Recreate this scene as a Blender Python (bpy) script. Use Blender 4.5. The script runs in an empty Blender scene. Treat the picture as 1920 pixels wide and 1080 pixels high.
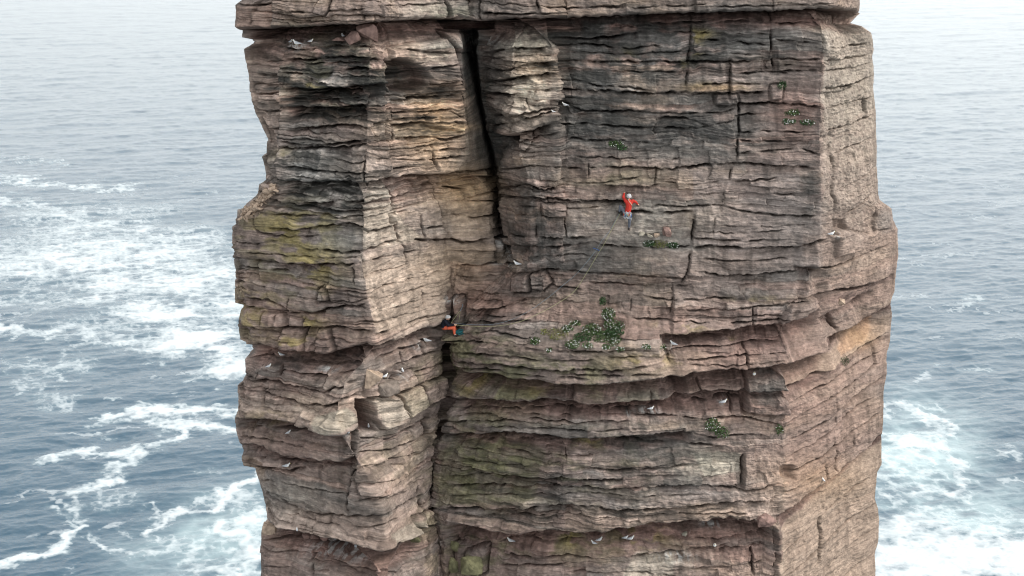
import bpy, bmesh, math, random
import numpy as np
from mathutils import Vector, Matrix

# ------------------------------------------------------------------ camera, sky, sun, exposure
scene = bpy.context.scene
F = 2600.0                       # focal length in photo pixels (1920 wide)
PITCH = math.atan(690.0 / F)     # looking slightly down from a drone
H = 75.0                         # eye height above the sea
CP, SP = math.cos(PITCH), math.sin(PITCH)
cam_data = bpy.data.cameras.new("camera")
cam = bpy.data.objects.new("camera", cam_data)
scene.collection.objects.link(cam)
cam.location = (0, 0, H)
cam.rotation_euler = (math.pi / 2 - PITCH, 0, 0)
cam_data.sensor_width = 36.0
cam_data.lens = F / 1920.0 * 36.0
cam_data.clip_end = 60000
scene.camera = cam

SUN_ELEV, SUN_AZ = math.radians(44), math.radians(103)     # azimuth clockwise from +Y
world = bpy.data.worlds.new("World")
scene.world = world
world.use_nodes = True
wn = world.node_tree.nodes; wl = world.node_tree.links
wn.clear()
wo = wn.new('ShaderNodeOutputWorld'); bg = wn.new('ShaderNodeBackground')
sky = wn.new('ShaderNodeTexSky'); sky.sky_type = 'NISHITA'
sky.sun_disc = False; sky.sun_elevation = SUN_ELEV; sky.sun_rotation = SUN_AZ
sky.air_density = 1.0; sky.dust_density = 5.0; sky.ozone_density = 1.0
hs = wn.new('ShaderNodeHueSaturation'); hs.inputs['Saturation'].default_value = 0.3
mixc = wn.new('ShaderNodeMix'); mixc.data_type = 'RGBA'; mixc.inputs[0].default_value = 0.7
# overcast veil over the clear-sky model: darker inland behind the viewer, bright out to sea and low down
tcw = wn.new('ShaderNodeTexCoord')
dt = wn.new('ShaderNodeVectorMath'); dt.operation = 'DOT_PRODUCT'; dt.inputs[1].default_value = (0.70, 0.71, 0.0)
wl.new(tcw.outputs['Generated'], dt.inputs[0])
vr = wn.new('ShaderNodeMapRange'); vr.inputs[1].default_value = -1; vr.inputs[2].default_value = 1; vr.inputs[3].default_value = 0.25; vr.inputs[4].default_value = 1.0
wl.new(dt.outputs['Value'], vr.inputs[0])
vc = wn.new('ShaderNodeMix'); vc.data_type = 'RGBA'; vc.inputs[7].default_value = (22.5, 22.9, 22.6, 1)
vp = wn.new('ShaderNodeMath'); vp.operation = 'POWER'; vp.inputs[1].default_value = 1.7
sx = wn.new('ShaderNodeSeparateXYZ'); wl.new(tcw.outputs['Generated'], sx.inputs[0])
zr = wn.new('ShaderNodeMapRange'); zr.inputs[1].default_value = 0.0; zr.inputs[2].default_value = 0.8
wl.new(sx.outputs['Z'], zr.inputs[0])
inl = wn.new('ShaderNodeMix'); inl.data_type = 'RGBA'; inl.inputs[6].default_value = (2.6, 2.8, 3.0, 1); inl.inputs[7].default_value = (11.0, 11.6, 12.2, 1)
wl.new(zr.outputs[0], inl.inputs[0]); wl.new(inl.outputs[2], vc.inputs[6])
wl.new(vr.outputs[0], vp.inputs[0]); vp.inputs[1].default_value = 1.25; wl.new(vp.outputs[0], vc.inputs[0]); wl.new(vc.outputs[2], mixc.inputs[7])
wl.new(sky.outputs[0], hs.inputs['Color']); wl.new(hs.outputs[0], mixc.inputs[6])
wl.new(mixc.outputs[2], bg.inputs['Color']); bg.inputs['Strength'].default_value = 0.1
wl.new(bg.outputs[0], wo.inputs['Surface'])

sd = bpy.data.lights.new("sun", 'SUN'); sun = bpy.data.objects.new("sun", sd)
scene.collection.objects.link(sun)
sd.energy = 2.0; sd.angle = math.radians(14); sd.color = (1.0, 0.94, 0.87)
sdir = Vector((math.sin(SUN_AZ) * math.cos(SUN_ELEV), math.cos(SUN_AZ) * math.cos(SUN_ELEV), math.sin(SUN_ELEV)))
sun.rotation_euler = sdir.to_track_quat('Z', 'Y').to_euler()
scene.view_settings.view_transform = 'Standard'
scene.view_settings.look = 'None'
scene.view_settings.exposure = 0.24
scene.view_settings.gamma = 1.0
scene.cycles.max_bounces = 5
scene.cycles.use_denoising = True
scene.cycles.denoiser = 'OPENIMAGEDENOISE'
scene.cycles.denoising_input_passes = 'RGB_ALBEDO_NORMAL'
scene.cycles.denoising_prefilter = 'ACCURATE'
scene.cycles.filter_width = 1.1
HAZE = 0.0003

# ------------------------------------------------------------------ helpers
rng = np.random.default_rng(7)
random.seed(5)

def at(px, py, Y):
    """pixel of the photograph at forward distance Y -> world point"""
    xc = (px - 960.0) / F; yc = (540.0 - py) / F
    dy = CP + yc * SP; dz = -SP + yc * CP
    t = Y / dy
    return xc * t, Y + 0 * t, H + dz * t

def sea_at(px, py):
    xc = (px - 960.0) / F; yc = (540.0 - py) / F
    dy = CP + yc * SP; dz = -SP + yc * CP
    t = -H / dz
    return xc * t, dy * t

_tab = rng.random((512, 512)).astype(np.float32)
def vnoise(x, y, seed=0):
    x = np.asarray(x, dtype=np.float64) + seed * 37.31; y = np.asarray(y, dtype=np.float64) + seed * 91.7
    xi = np.floor(x); yi = np.floor(y)
    fx = (x - xi); fy = (y - yi)
    fx = fx * fx * fx * (fx * (fx * 6 - 15) + 10); fy = fy * fy * fy * (fy * (fy * 6 - 15) + 10)
    xi = xi.astype(np.int64) & 511; yi = yi.astype(np.int64) & 511
    x1 = (xi + 1) & 511; y1 = (yi + 1) & 511
    a = _tab[yi, xi]; b = _tab[yi, x1]; c = _tab[y1, xi]; d = _tab[y1, x1]
    return ((a + (b - a) * fx) + ((c + (d - c) * fx) - (a + (b - a) * fx)) * fy) * 2 - 1

def fbm(x, y, octv=4, seed=0, gain=0.5, lac=2.03):
    s = 0.0; a = 1.0; n = 0.0
    for o in range(octv):
        s = s + a * vnoise(x, y, seed + o * 3.1); n += a
        a *= gain; x = x * lac; y = y * lac
    return s / n * 1.6

def sstep(e0, e1, x):
    t = np.clip((x - e0) / (e1 - e0), 0, 1)
    return t * t * (3 - 2 * t)

def mesh_grid(name, P, closed=False):
    """P: rows x cols x 3 -> mesh object data of quads"""
    nr, nc = P.shape[:2]
    me = bpy.data.meshes.new(name)
    me.vertices.add(nr * nc)
    me.vertices.foreach_set("co", P.reshape(-1).astype(np.float32))
    idx = np.arange(nr * nc).reshape(nr, nc)
    if closed:
        nxt = np.roll(idx, -1, axis=1)
        a = idx[:-1, :]; b = nxt[:-1, :]; c = nxt[1:, :]; d = idx[1:, :]
    else:
        a = idx[:-1, :-1]; b = idx[:-1, 1:]; c = idx[1:, 1:]; d = idx[1:, :-1]
    q = np.stack([a, d, c, b], -1).reshape(-1, 4)
    n = len(q)
    me.loops.add(n * 4); me.polygons.add(n)
    me.loops.foreach_set("vertex_index", q.reshape(-1).astype(np.int32))
    me.polygons.foreach_set("loop_start", (np.arange(n) * 4).astype(np.int32))
    me.polygons.foreach_set("loop_total", np.full(n, 4, np.int32))
    me.update(calc_edges=True)
    return me

def color_attr(me, name, col):
    at_ = me.attributes.new(name, 'FLOAT_COLOR', 'POINT')
    c = np.ones((len(me.vertices), 4), np.float32); c[:, :3] = col.reshape(-1, 3)
    at_.data.foreach_set("color", c.reshape(-1))

def float_attr(me, name, v):
    at_ = me.attributes.new(name, 'FLOAT', 'POINT')
    at_.data.foreach_set("value", v.reshape(-1).astype(np.float32))

def link(name, me, parent=None, mats=()):
    o = bpy.data.objects.new(name, me); scene.collection.objects.link(o)
    for m in mats: me.materials.append(m)
    if parent: o.parent = parent
    return o

def tag(o, label, cat, group=None, kind=None):
    if label: o['label'] = label
    if cat: o['category'] = cat
    if group: o['group'] = group
    if kind: o['kind'] = kind
    return o

def new_mat(name):
    m = bpy.data.materials.new(name); m.use_nodes = True
    nt = m.node_tree; b = nt.nodes['Principled BSDF']
    return m, nt, b

def simple_mat(name, col, rough=0.7, var=0.15, scale=30.0, spec=0.3, bump=0.0):
    m, nt, b = new_mat(name)
    b.inputs['Roughness'].default_value = rough
    b.inputs['Specular IOR Level'].default_value = spec
    tc = nt.nodes.new('ShaderNodeTexCoord'); no = nt.nodes.new('ShaderNodeTexNoise')
    no.inputs['Scale'].default_value = scale; no.inputs['Detail'].default_value = 4
    nt.links.new(tc.outputs['Object'], no.inputs['Vector'])
    r = nt.nodes.new('ShaderNodeValToRGB')
    r.color_ramp.elements[0].position = 0.3; r.color_ramp.elements[1].position = 0.7
    r.color_ramp.elements[0].color = tuple(c * (1 - var) for c in col) + (1,)
    r.color_ramp.elements[1].color = tuple(min(1, c * (1 + var)) for c in col) + (1,)
    nt.links.new(no.outputs[0], r.inputs[0]); nt.links.new(r.outputs[0], b.inputs['Base Color'])
    if bump:
        bm_ = nt.nodes.new('ShaderNodeBump'); bm_.inputs['Strength'].default_value = bump
        bm_.inputs['Distance'].default_value = 0.03
        nt.links.new(no.outputs[0], bm_.inputs['Height']); nt.links.new(bm_.outputs[0], b.inputs['Normal'])
    return m

# ------------------------------------------------------------------ the rock stack: plan
def tb(*rows):
    a = np.array(rows, dtype=float); return a
# silhouette pixel outlines (py -> px)
SL = tb((-230,452),(-5,455),(0,455),(10,442),(50,440),(58,451),(71,450),(75,470),(82,471),(93,453),(110,455),(140,463),(180,468),(210,478),(240,490),(262,500),
        (290,499),(293,491),(297,491),(325,498),(337,500),(346,487),(362,484),(380,470),(391,465),(393,447),(420,446),(425,438),(462,440),(467,446),(484,438),(510,441),(568,440),
        (572,456),(588,450),(610,445),(635,450),(645,468),(664,472),(672,458),(700,460),(714,455),(722,447),(770,447),(785,440),(800,441),(822,447),(845,455),
        (858,452),(874,456),(877,474),(895,482),(925,494),(965,500),(972,517),(982,519),(986,492),(1000,490),(1080,490),(1300,480),(1500,470))
SR = tb((-230,1610),(0,1612),(20,1611),(27,1615),(36,1606),(46,1597),(49,1616),(60,1633),(90,1639),(105,1636),(140,1638),(165,1636),(210,1641),(290,1642),(350,1645),(376,1648),
        (384,1660),(392,1670),(412,1673),(430,1682),(480,1684),(510,1679),(548,1676),(556,1672),(566,1669),(590,1672),(640,1670),(665,1663),(700,1664),(735,1658),(805,1655),(818,1653),(870,1653),
        (885,1645),(935,1641),(955,1647),(975,1649),(1015,1646),(1040,1640),(1080,1641),(1300,1652),(1500,1665))
def tcol(t, py, k=1): return np.interp(py, t[:, 0], t[:, k])

A = tb((-230,500,66.0),(60,500,65.8),(85,515,65.6),(200,521,65.4),(330,520,65.3),(380,492,65.8),(410,462,66.0),(560,458,66.2),(640,478,66.3),(700,472,66.3),(830,466,66.4),(875,492,66.5),(950,520,66.5),(985,512,66.3),(1080,510,66.2),(1500,500,65.5))
R = tb((-230,700,64.8),(60,700,64.6),(90,694,64.4),(300,688,64.2),(500,682,64.0),(560,690,64.0),(622,704,63.9),(655,700,63.9),(690,680,63.6),(720,650,63.5),(790,628,63.2),(820,645,63.2),(860,668,63.3),(900,698,63.4),(960,716,63.2),(1030,720,62.8),(1045,722,62.8),(1080,722,62.6),(1500,722,61.5))
R2= tb((-230,745,65.2),(60,745,65.2),(90,742,65.1),(320,745,65.2),(400,750,65.8),(500,752,66.2),(620,760,66.2),(700,765,66.2),(800,745,66.0),(950,772,65.6),(1030,772,65.2),(1500,772,64.0))
C1= tb((-230,864,67.0),(60,864,67.0),(300,874,67.3),(330,850,67.8),(400,843,68.5),(500,844,69.3),(620,841,69.5),(700,843,69.3),(800,829,69.0),(950,818,68.3),(985,815,68.0),(1080,824,67.2),(1500,820,66))
C2= tb((-230,868,69.5),(40,868,69.5),(62,872,71.0),(95,874,70.0),(200,894,69.2),(300,914,69.6),(330,918,70.0),(400,915,70.2),(470,925,69.6),(500,880,69.3),(560,860,69.3),(640,845,69.7),(700,846,70),(800,832,69.6),(950,821,69.0),(1080,828,67.5),(1500,824,66))
C3= tb((-230,876,69.5),(40,878,69.5),(62,886,71.5),(95,886,72.5),(200,901,72.5),(300,924,72.5),(400,944,71.8),(470,955,70.6),(500,950,69.0),(560,890,69.0),(640,850,69.3),(700,850,69.3),(800,836,69.0),(950,825,68.2),(1080,834,67.2),(1500,830,65.5))
P1= tb((-230,882,67.6),(40,884,67.6),(62,893,68.8),(95,892,69.2),(200,906,69.6),(300,930,70.2),(400,949,70.0),(470,962,69.6),(500,965,68.6),(560,910,68.7),(640,862,68.6),(700,868,68.2),(800,858,68.0),(950,850,67.6),(1080,860,66.8),(1500,850,65))
P2= tb((-230,955,66.9),(60,955,66.8),(280,968,66.9),(330,990,67.2),(480,1005,67.8),(560,990,67.9),(620,960,67.4),(650,930,66.6),(700,930,66.7),(1080,940,66.1),(1500,935,64.5))
P3= tb((-230,1040,66.8),(240,1042,66.9),(300,1045,67.3),(480,1050,67.5),(560,1050,67.6),(610,1050,66.8),(650,1045,65.7),(1080,1045,65.4),(1500,1040,64))
P4= tb((-230,1050,67.2),(60,1052,67.6),(480,1060,67.5),(560,1060,67.6),(610,1060,66.8),(650,1055,65.6),(1080,1056,65.3),(1500,1050,64))
M1= tb((-230,1180,67.3),(60,1180,67.5),(540,1180,67.3),(590,1180,66.5),(650,1180,65.1),(1080,1180,65.0),(1500,1180,63.7))
M2= tb((-230,1370,67.2),(60,1370,67.4),(600,1370,67.1),(650,1370,66.0),(700,1370,65.8),(1080,1365,65.3),(1500,1365,64))
K = tb((-230,1555,66.9),(50,1545,67.0),(400,1536,66.9),(500,1530,66.7),(545,1518,66.8),(575,1510,66.8),(610,1488,66.8),(650,1480,66.4),(700,1480,65.9),(740,1479,65.9),(765,1484,66.1),(830,1472,66.1),(900,1470,66.0),(985,1455,65.7),(1080,1452,65.4),(1500,1440,64))

def node_rows(py, t): return tcol(t, py, 1), tcol(t, py, 2)

rows_fine = np.arange(-40, 1135, 1.0)
py = np.concatenate([np.arange(-230, -40, 5.0), rows_fine, np.arange(1135, 1500, 8.0)])
NR = len(py)
def node_pt(px, Y):
    x, y, z = at(px, py, Y); return np.stack([x, y, z], -1)
nodes = []
pl = tcol(SL, py)
# back of the stack, then the left side, front features, right side
aX, aY = node_rows(py, A); kX, kY = node_rows(py, K); pr = tcol(SR, py)
ySL = aY + np.clip((aX - pl) / 38.0 * 1.45, 0.8, 6)
ySR = kY + (pr - kX) / 38.0 * 1.5
SLp = node_pt(pl, ySL); SRp = node_pt(pr, ySR)
back = []
for (fx, yy) in ((0.02, 76.5), (0.14, 88), (0.5, 94), (0.84, 91), (0.99, 81)):
    q = SLp * (1 - fx) + SRp * fx
    q[:, 1] = yy
    # draw the back in so that it never shows past the traced outline
    back.append(q)
def bx(i, dxl):
    back[i][:, 0] += dxl
nodes.append((SLp, pl, 1)); 
for t, nc in ((A, 0), (R, 0), (R2, 0), (C1, 0), (C2, 0), (C3, 0), (P1, 0), (P2, 0), (P3, 0), (P4, 0), (M1, 0), (M2, 0), (K, 0)):
    px_, Y_ = node_rows(py, t)
    nodes.append((node_pt(px_, Y_), px_, 1))
nodes.append((SRp, pr, 1))
ncols = [85, 175, 62, 100, 75, 14, 50, 70, 72, 10, 100, 150, 140, 175]
cols_P = []; cols_px = []; cols_front = []
for i, n in enumerate(ncols):
    (Pa, pa, _), (Pb, pb, _) = nodes[i], nodes[i + 1]
    for k in range(n):
        f = k / n
        cols_P.append(Pa * (1 - f) + Pb * f); cols_px.append(pa * (1 - f) + pb * f); cols_front.append(1.0)
cols_P.append(SRp); cols_px.append(pr); cols_front.append(1.0)
NFRONT = len(cols_P)
seq = [SRp] + back[::-1] + [SLp]
for i in range(len(seq) - 1):
    n = 26
    for k in range(1, n if i == len(seq) - 2 else n + 1):
        f = k / n
        cols_P.append(seq[i] * (1 - f) + seq[i + 1] * f); cols_px.append(pr * 0 - 9999); cols_front.append(0.0)
P = np.stack(cols_P, axis=1); PX = np.stack(cols_px, axis=1); FR = np.array(cols_front)
NC = P.shape[1]
PY = np.repeat(py[:, None], NC, 1)
# arclength along the wall, shared by all rows
d = np.linalg.norm(np.diff(P[:, :, :2], axis=1), axis=2).mean(axis=0)
S1 = np.concatenate([[0], np.cumsum(d)])
S = np.repeat(S1[None, :], NR, 0)
Z = P[:, :, 2]
# soften the plan's corners: small horizontal blur of the base along the wall (front only)
def blur_cols(M, k):
    w = np.hanning(2 * k + 3)[1:-1]; w /= w.sum()
    out = np.zeros_like(M)
    for j, wt in enumerate(w): out += wt * np.roll(M, j - k, axis=1)
    return out
Pb = P.copy()
Pb[:, :, 1] = blur_cols(P[:, :, 1], 1)
wr = np.zeros(NC); wr[12:NFRONT - 12] = 1
P = P * (1 - wr)[None, :, None] + Pb * wr[None, :, None]
# outward horizontal normals from a smoothed plan
Tn = blur_cols(np.roll(P, -6, axis=1) - np.roll(P, 6, axis=1), 8)
Nn = np.stack([Tn[:, :, 1], -Tn[:, :, 0]], -1)
Nn /= np.linalg.norm(Nn, axis=2, keepdims=True) + 1e-9
# inside the narrow chimney the walls only move towards / away from the viewer
chim = ((S1 > 0))

# ------------------------------------------------------------------ traced bedding planes and joints (photo pixels)
X0, Y0, X1, Y1 = 400, -60, 1740, 1160
fx_ = np.arange(X0, X1, 1.0); fy_ = np.arange(Y0, Y1, 1.0)
GX, GY = np.meshgrid(fx_, fy_)
FIELD = np.zeros(GX.shape)
CRACK = np.zeros(GX.shape)
jit1 = fbm(GX / 16.0, GY / 40.0, 4, 11, .6) * 1.7
mod1 = np.clip(0.75 + 0.6 * fbm(GX / 28.0, GY / 28.0, 3, 23), 0.1, 1.5)
LV = {1: (0.03, 16, 0.05, 20, 0.20, 1.15), 2: (0.05, 24, 0.11, 24, 0.34, 1.4), 3: (0.12, 30, 0.30, 20, 0.45, 1.8), 4: (0.28, 30, 1.0, 22, 0.5, 3.2), 5: (0.42, 40, 1.9, 30, 0.5, 4)}
def bed(lv, *pts):
    a, ha, b, hb, nd, w = LV[lv]
    p = np.array(pts, float); x0, x1 = p[0, 0], p[-1, 0]
    i0, i1 = int(max(0, x0 - X0 - 4)), int(min(len(fx_), x1 - X0 + 4))
    ylo, yhi = p[:, 1].min() - 3 * ha - 8, p[:, 1].max() + 4 * hb + 8
    j0, j1 = int(max(0, ylo - Y0)), int(min(len(fy_), yhi - Y0))
    if j1 <= j0 or i1 <= i0: return
    gx = GX[j0:j1, i0:i1]; gy = GY[j0:j1, i0:i1]
    yl = np.interp(gx, p[:, 0], p[:, 1]) + jit1[j0:j1, i0:i1] * (0.6 if lv < 3 else 1.1)
    s = gy - yl
    fe = min(22.0, (x1 - x0) * 0.25)
    ef = sstep(x0 - 3, x0 + fe, gx) * (1 - sstep(x1 - fe, x1 + 3, gx))
    m = mod1[j0:j1, i0:i1] * ef
    if lv >= 4: m = (.82 + .25 * mod1[j0:j1, i0:i1]) * ef
    up = a * np.exp(np.minimum(s, 0) / ha) * (s < 0)
    dn = -b * np.exp(-np.maximum(s, 0) / hb) * sstep(-1.5, 1.5, s) * (s > -1.5)
    no = -nd * np.exp(-(s / w) ** 2)
    sv = 1.0
    if lv < 4:
        q = fbm(gx / 38.0, gx * 0 + p[0, 1] * 3.7, 3, 43)
        sv = np.clip((.45 + 1.5 * q) if lv < 3 else (.8 + 1.0 * q), -.5, 1.6)
        no = no * np.clip(1.0 + 1.6 * fbm(gx / 20.0, gx * 0 + p[0, 1] * 1.3, 3, 49), .1, 2.2)
    FIELD[j0:j1, i0:i1] += ((up + dn) * sv + no) * m
    CRACK[j0:j1, i0:i1] = np.maximum(CRACK[j0:j1, i0:i1], np.exp(-(s / (w + .5)) ** 2) * m * min(1, lv / 2.5))
def joint(nd, w, step, *pts):
    """steep crack; step > 0: the right side stands proud of the left"""
    p = np.array(pts, float); y0, y1 = p[0, 1], p[-1, 1]
    j0, j1 = int(max(0, y0 - Y0 - 4)), int(min(len(fy_), y1 - Y0 + 4))
    reach = 70 if step else 12
    i0, i1 = int(max(0, p[:, 0].min() - X0 - reach)), int(min(len(fx_), p[:, 0].max() - X0 + reach))
    if j1 <= j0: return
    gx = GX[j0:j1, i0:i1]; gy = GY[j0:j1, i0:i1]
    s = gx - np.interp(gy, p[:, 1], p[:, 0]) - jit1[j0:j1, i0:i1].T.mean() - fbm(gy / 11.0, gy * 0 + nd * 9, 3, 5) * 1.8
    fe = min(12.0, (y1 - y0) * 0.25)
    ef = sstep(y0 - 3, y0 + fe, gy) * (1 - sstep(y1 - fe, y1 + 3, gy))
    v = -nd * np.exp(-(s / (w * .55)) ** 2) * np.clip(.75 + 1.3 * fbm(gy / 14.0, gx * 0 + p[0, 0], 3, 57), .05, 1.3)
    if step:
        v = v + 0.5 * step * np.sign(s) * np.exp(-np.abs(s) / 22.0) * sstep(0, 2, np.abs(s))
    FIELD[j0:j1, i0:i1] += v * ef
    CRACK[j0:j1, i0:i1] = np.maximum(CRACK[j0:j1, i0:i1], np.exp(-(s / (w + 1)) ** 2) * ef * min(1, nd * 2))
def poly_mask(pts, soft=2.5):
    p = np.array(pts, float); n = len(p)
    i0, i1 = int(max(0, p[:, 0].min() - X0 - 12)), int(min(len(fx_), p[:, 0].max() - X0 + 12))
    j0, j1 = int(max(0, p[:, 1].min() - Y0 - 12)), int(min(len(fy_), p[:, 1].max() - Y0 + 12))
    gx = GX[j0:j1, i0:i1] + jit1[j0:j1, i0:i1] * 0.6; gy = GY[j0:j1, i0:i1]
    ins = np.zeros(gx.shape, bool); dist = np.full(gx.shape, 1e9)
    for a in range(n):
        xa, ya = p[a]; xb, yb = p[(a + 1) % n]
        c = ((ya > gy) != (yb > gy)) & (gx < (xb - xa) * (gy - ya) / (yb - ya + 1e-9) + xa)
        ins ^= c
        t = np.clip(((gx - xa) * (xb - xa) + (gy - ya) * (yb - ya)) / ((xb - xa) ** 2 + (yb - ya) ** 2 + 1e-9), 0, 1)
        dist = np.minimum(dist, np.hypot(gx - xa - t * (xb - xa), gy - ya - t * (yb - ya)))
    sd_ = np.where(ins, dist, -dist)
    return (slice(j0, j1), slice(i0, i1)), sd_, gx, gy
def block(h, pts, soft=2.5, crack=0.2, tilt=(0, 0)):
    """a block standing proud (h > 0) or a hollow (h < 0) with a traced outline"""
    sl, sd_, gx, gy = poly_mask(pts)
    m = sstep(-soft, soft, sd_)
    cx, cy = np.mean([q[0] for q in pts]), np.mean([q[1] for q in pts])
    FIELD[sl] += m * (h + tilt[0] * (gx - cx) + tilt[1] * (gy - cy))
    if crack:
        e = np.exp(-((sd_ + soft * 0.5) / 2.0) ** 2)
        FIELD[sl] -= crack * e; CRACK[sl] = np.maximum(CRACK[sl], e * min(1, crack * 3))

# ---- top: big capping bed over a soft dark recess
bed(5,(436,60),(500,55),(600,50),(680,44),(760,38),(850,36),(905,40))
bed(5,(890,40),(960,36),(1050,34),(1150,31),(1220,28),(1300,25),(1450,21),(1560,16),(1620,24))
bed(2,(440,8),(480,10),(520,6)); bed(2,(515,24),(560,20),(600,22),(690,16)); bed(1,(520,38),(560,36),(600,40),(640,34))
bed(1,(700,10),(760,8),(830,6)); bed(2,(900,22),(960,26),(1050,24)); bed(1,(1100,12),(1200,14),(1330,8)); bed(2,(1010,12),(1060,14),(1180,10))
bed(2,(1220,46),(1300,44),(1400,42),(1480,46),(1600,34)); bed(1,(1000,58),(1100,56),(1230,50))
bed(1,(450,66),(520,68),(620,66),(700,60)); bed(1,(1230,10),(1330,12),(1450,9),(1560,6))
joint(.5,3,0,(683,0),(686,20),(690,35)); joint(.7,3,.2,(832,0),(836,20),(838,35)); joint(.5,2.5,0,(897,0),(900,20),(903,45)); joint(.3,2,0,(1448,-10),(1448,20),(1446,90),(1440,130))
joint(.3,2,.2,(1302,-20),(1303,20),(1298,60),(1292,110),(1285,165)); joint(.4,2.5,.2,(1006,0),(1010,15),(1014,25)); joint(.3,2,.3,(512,-10),(514,20),(515,52)); joint(.3,2,0,(474,12),(480,48))
# ---- left pale side plane and left buttress bands
bed(1,(456,116),(480,118),(520,114)); bed(2,(462,142),(490,140),(520,144)); bed(1,(468,178),(500,176),(522,172)); bed(2,(478,206),(500,208),(520,210)); bed(1,(490,240),(505,242),(522,238))
joint(.3,3,.3,(462,120),(470,150),(484,190),(480,215)); joint(.3,2.5,.3,(482,215),(500,240),(516,268)); joint(.5,3,.4,(520,95),(519,150),(523,200),(518,300),(522,338)); joint(.25,2,.3,(496,292),(503,315),(512,330))
bed(2,(500,92),(560,96),(620,88),(730,90)); bed(3,(525,111),(580,113),(640,107),(690,110),(730,113)); bed(3,(520,136),(600,139),(660,130),(728,130)); bed(2,(560,122),(640,118),(700,124))
bed(4,(524,166),(600,169),(680,162),(728,158)); bed(3,(530,177),(590,178),(620,173),(700,173)); bed(2,(525,186),(600,190),(680,185))
bed(4,(525,200),(600,206),(680,200),(702,192)); bed(2,(600,211),(660,213),(730,201)); bed(3,(525,242),(590,241),(640,236),(690,240),(720,226)); bed(1,(540,222),(580,216),(620,226),(700,218))
bed(3,(525,266),(600,275),(640,270),(690,263)); bed(3,(515,280),(560,279),(620,280),(700,272)); bed(2,(523,312),(560,314),(600,320),(640,325),(690,326),(735,318),(795,313))
bed(4,(524,341),(580,343),(640,342),(690,345),(735,336),(790,330),(830,326)); bed(2,(552,360),(600,355),(660,352),(688,358)); bed(3,(560,384),(620,381),(660,380),(690,385),(742,371))
bed(2,(500,372),(560,388),(600,394),(660,401),(700,396),(745,388)); bed(1,(590,404),(640,410),(690,408)); bed(1,(620,300),(660,308),(690,305)); bed(1,(530,330),(600,332),(690,334),(730,330))
bed(2,(478,398),(540,404),(600,408)); bed(3,(500,428),(560,433),(600,426),(640,420),(700,436),(760,420)); bed(2,(470,420),(490,438),(520,440)); bed(1,(482,440),(540,446),(600,444))
bed(3,(560,466),(600,470),(640,475),(690,472),(740,456),(800,450),(845,446)); bed(1,(440,470),(480,474),(540,480),(600,484),(690,484)); bed(3,(470,488),(525,495),(580,497),(650,497),(700,490)); bed(2,(692,492),(740,480),(790,470))
bed(1,(440,452),(480,456),(520,452)); bed(2,(445,500),(480,506),(540,510)); bed(1,(540,520),(600,522),(670,530)); bed(2,(441,528),(470,530),(500,540)); bed(1,(600,540),(640,546),(680,548))
bed(3,(458,558),(500,562),(540,580),(590,586),(620,578),(690,570)); bed(2,(450,574),(500,580),(560,588),(620,585)); bed(3,(446,612),(500,614),(540,614),(590,614),(650,612),(700,620)); bed(1,(620,565),(660,567),(690,560)); bed(2,(640,602),(700,604),(720,600))
bed(1,(450,596),(480,600),(520,606)); bed(1,(450,628),(500,634),(560,640)); bed(1,(520,658),(570,660),(620,656))
bed(5,(455,642),(500,652),(560,660),(600,664),(640,660),(690,645)); bed(4,(680,646),(707,650),(740,640),(780,624),(840,607)); bed(3,(702,625),(730,618),(770,603),(800,594),(836,584))
for a, b_ in (((700,545),(845,500)),((702,565),(840,522)),((704,588),(790,560)),((800,560),(842,545)),((700,515),(800,486)),((700,606),(800,578))):
    bed(1, a, ((a[0]+b_[0])/2, (a[1]+b_[1])/2 + 2), b_)
bed(3,(715,676),(770,656),(830,632),(845,628)); bed(2,(700,660),(720,662),(770,640)); bed(2,(760,712),(800,696),(845,680)); bed(3,(690,745),(740,740),(795,722),(845,705)); bed(2,(740,690),(800,668),(845,655))
bed(2,(455,668),(520,682),(600,692),(660,688),(700,672)); bed(3,(458,713),(500,720),(540,729),(600,738),(640,728),(685,712)); bed(3,(455,728),(520,748),(570,762),(610,763),(650,750),(690,738)); bed(1,(470,738),(540,755),(590,775))
bed(2,(460,700),(520,702),(600,712),(690,695)); bed(4,(438,784),(500,788),(560,798),(600,806),(640,818),(668,802)); bed(2,(440,800),(500,806),(560,812),(640,826))
bed(4,(448,832),(500,842),(540,856),(570,861),(637,869),(668,857)); bed(2,(452,860),(500,864),(560,872),(640,880),(662,876)); bed(3,(450,876),(500,880),(540,884),(570,880)); bed(2,(445,818),(500,826),(570,840))
bed(1,(480,900),(540,905),(600,915),(660,925)); bed(3,(495,915),(530,930),(560,946),(610,958),(660,962),(717,958),(760,945),(795,930),(818,915)); bed(1,(500,945),(560,960),(620,975),(700,985),(760,965))
bed(1,(672,830),(740,815),(820,785)); bed(2,(672,850),(740,845),(800,820),(832,806)); bed(1,(672,880),(740,862),(818,842)); bed(1,(672,905),(740,900),(815,870)); bed(1,(672,935),(740,925),(815,893)); bed(2,(672,820),(730,826),(780,802),(828,770))
bed(5,(498,972),(540,985),(575,996),(610,1005),(645,1012),(690,1026),(717,1031),(745,1018),(772,1004),(800,985)); bed(2,(492,1012),(540,1020),(575,1032),(640,1040),(720,1068),(770,1050)); bed(1,(490,1035),(540,1040),(600,1050)); bed(2,(590,1050),(640,1066),(700,1082),(760,1075)); bed(1,(492,1060),(560,1068),(620,1075))
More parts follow.
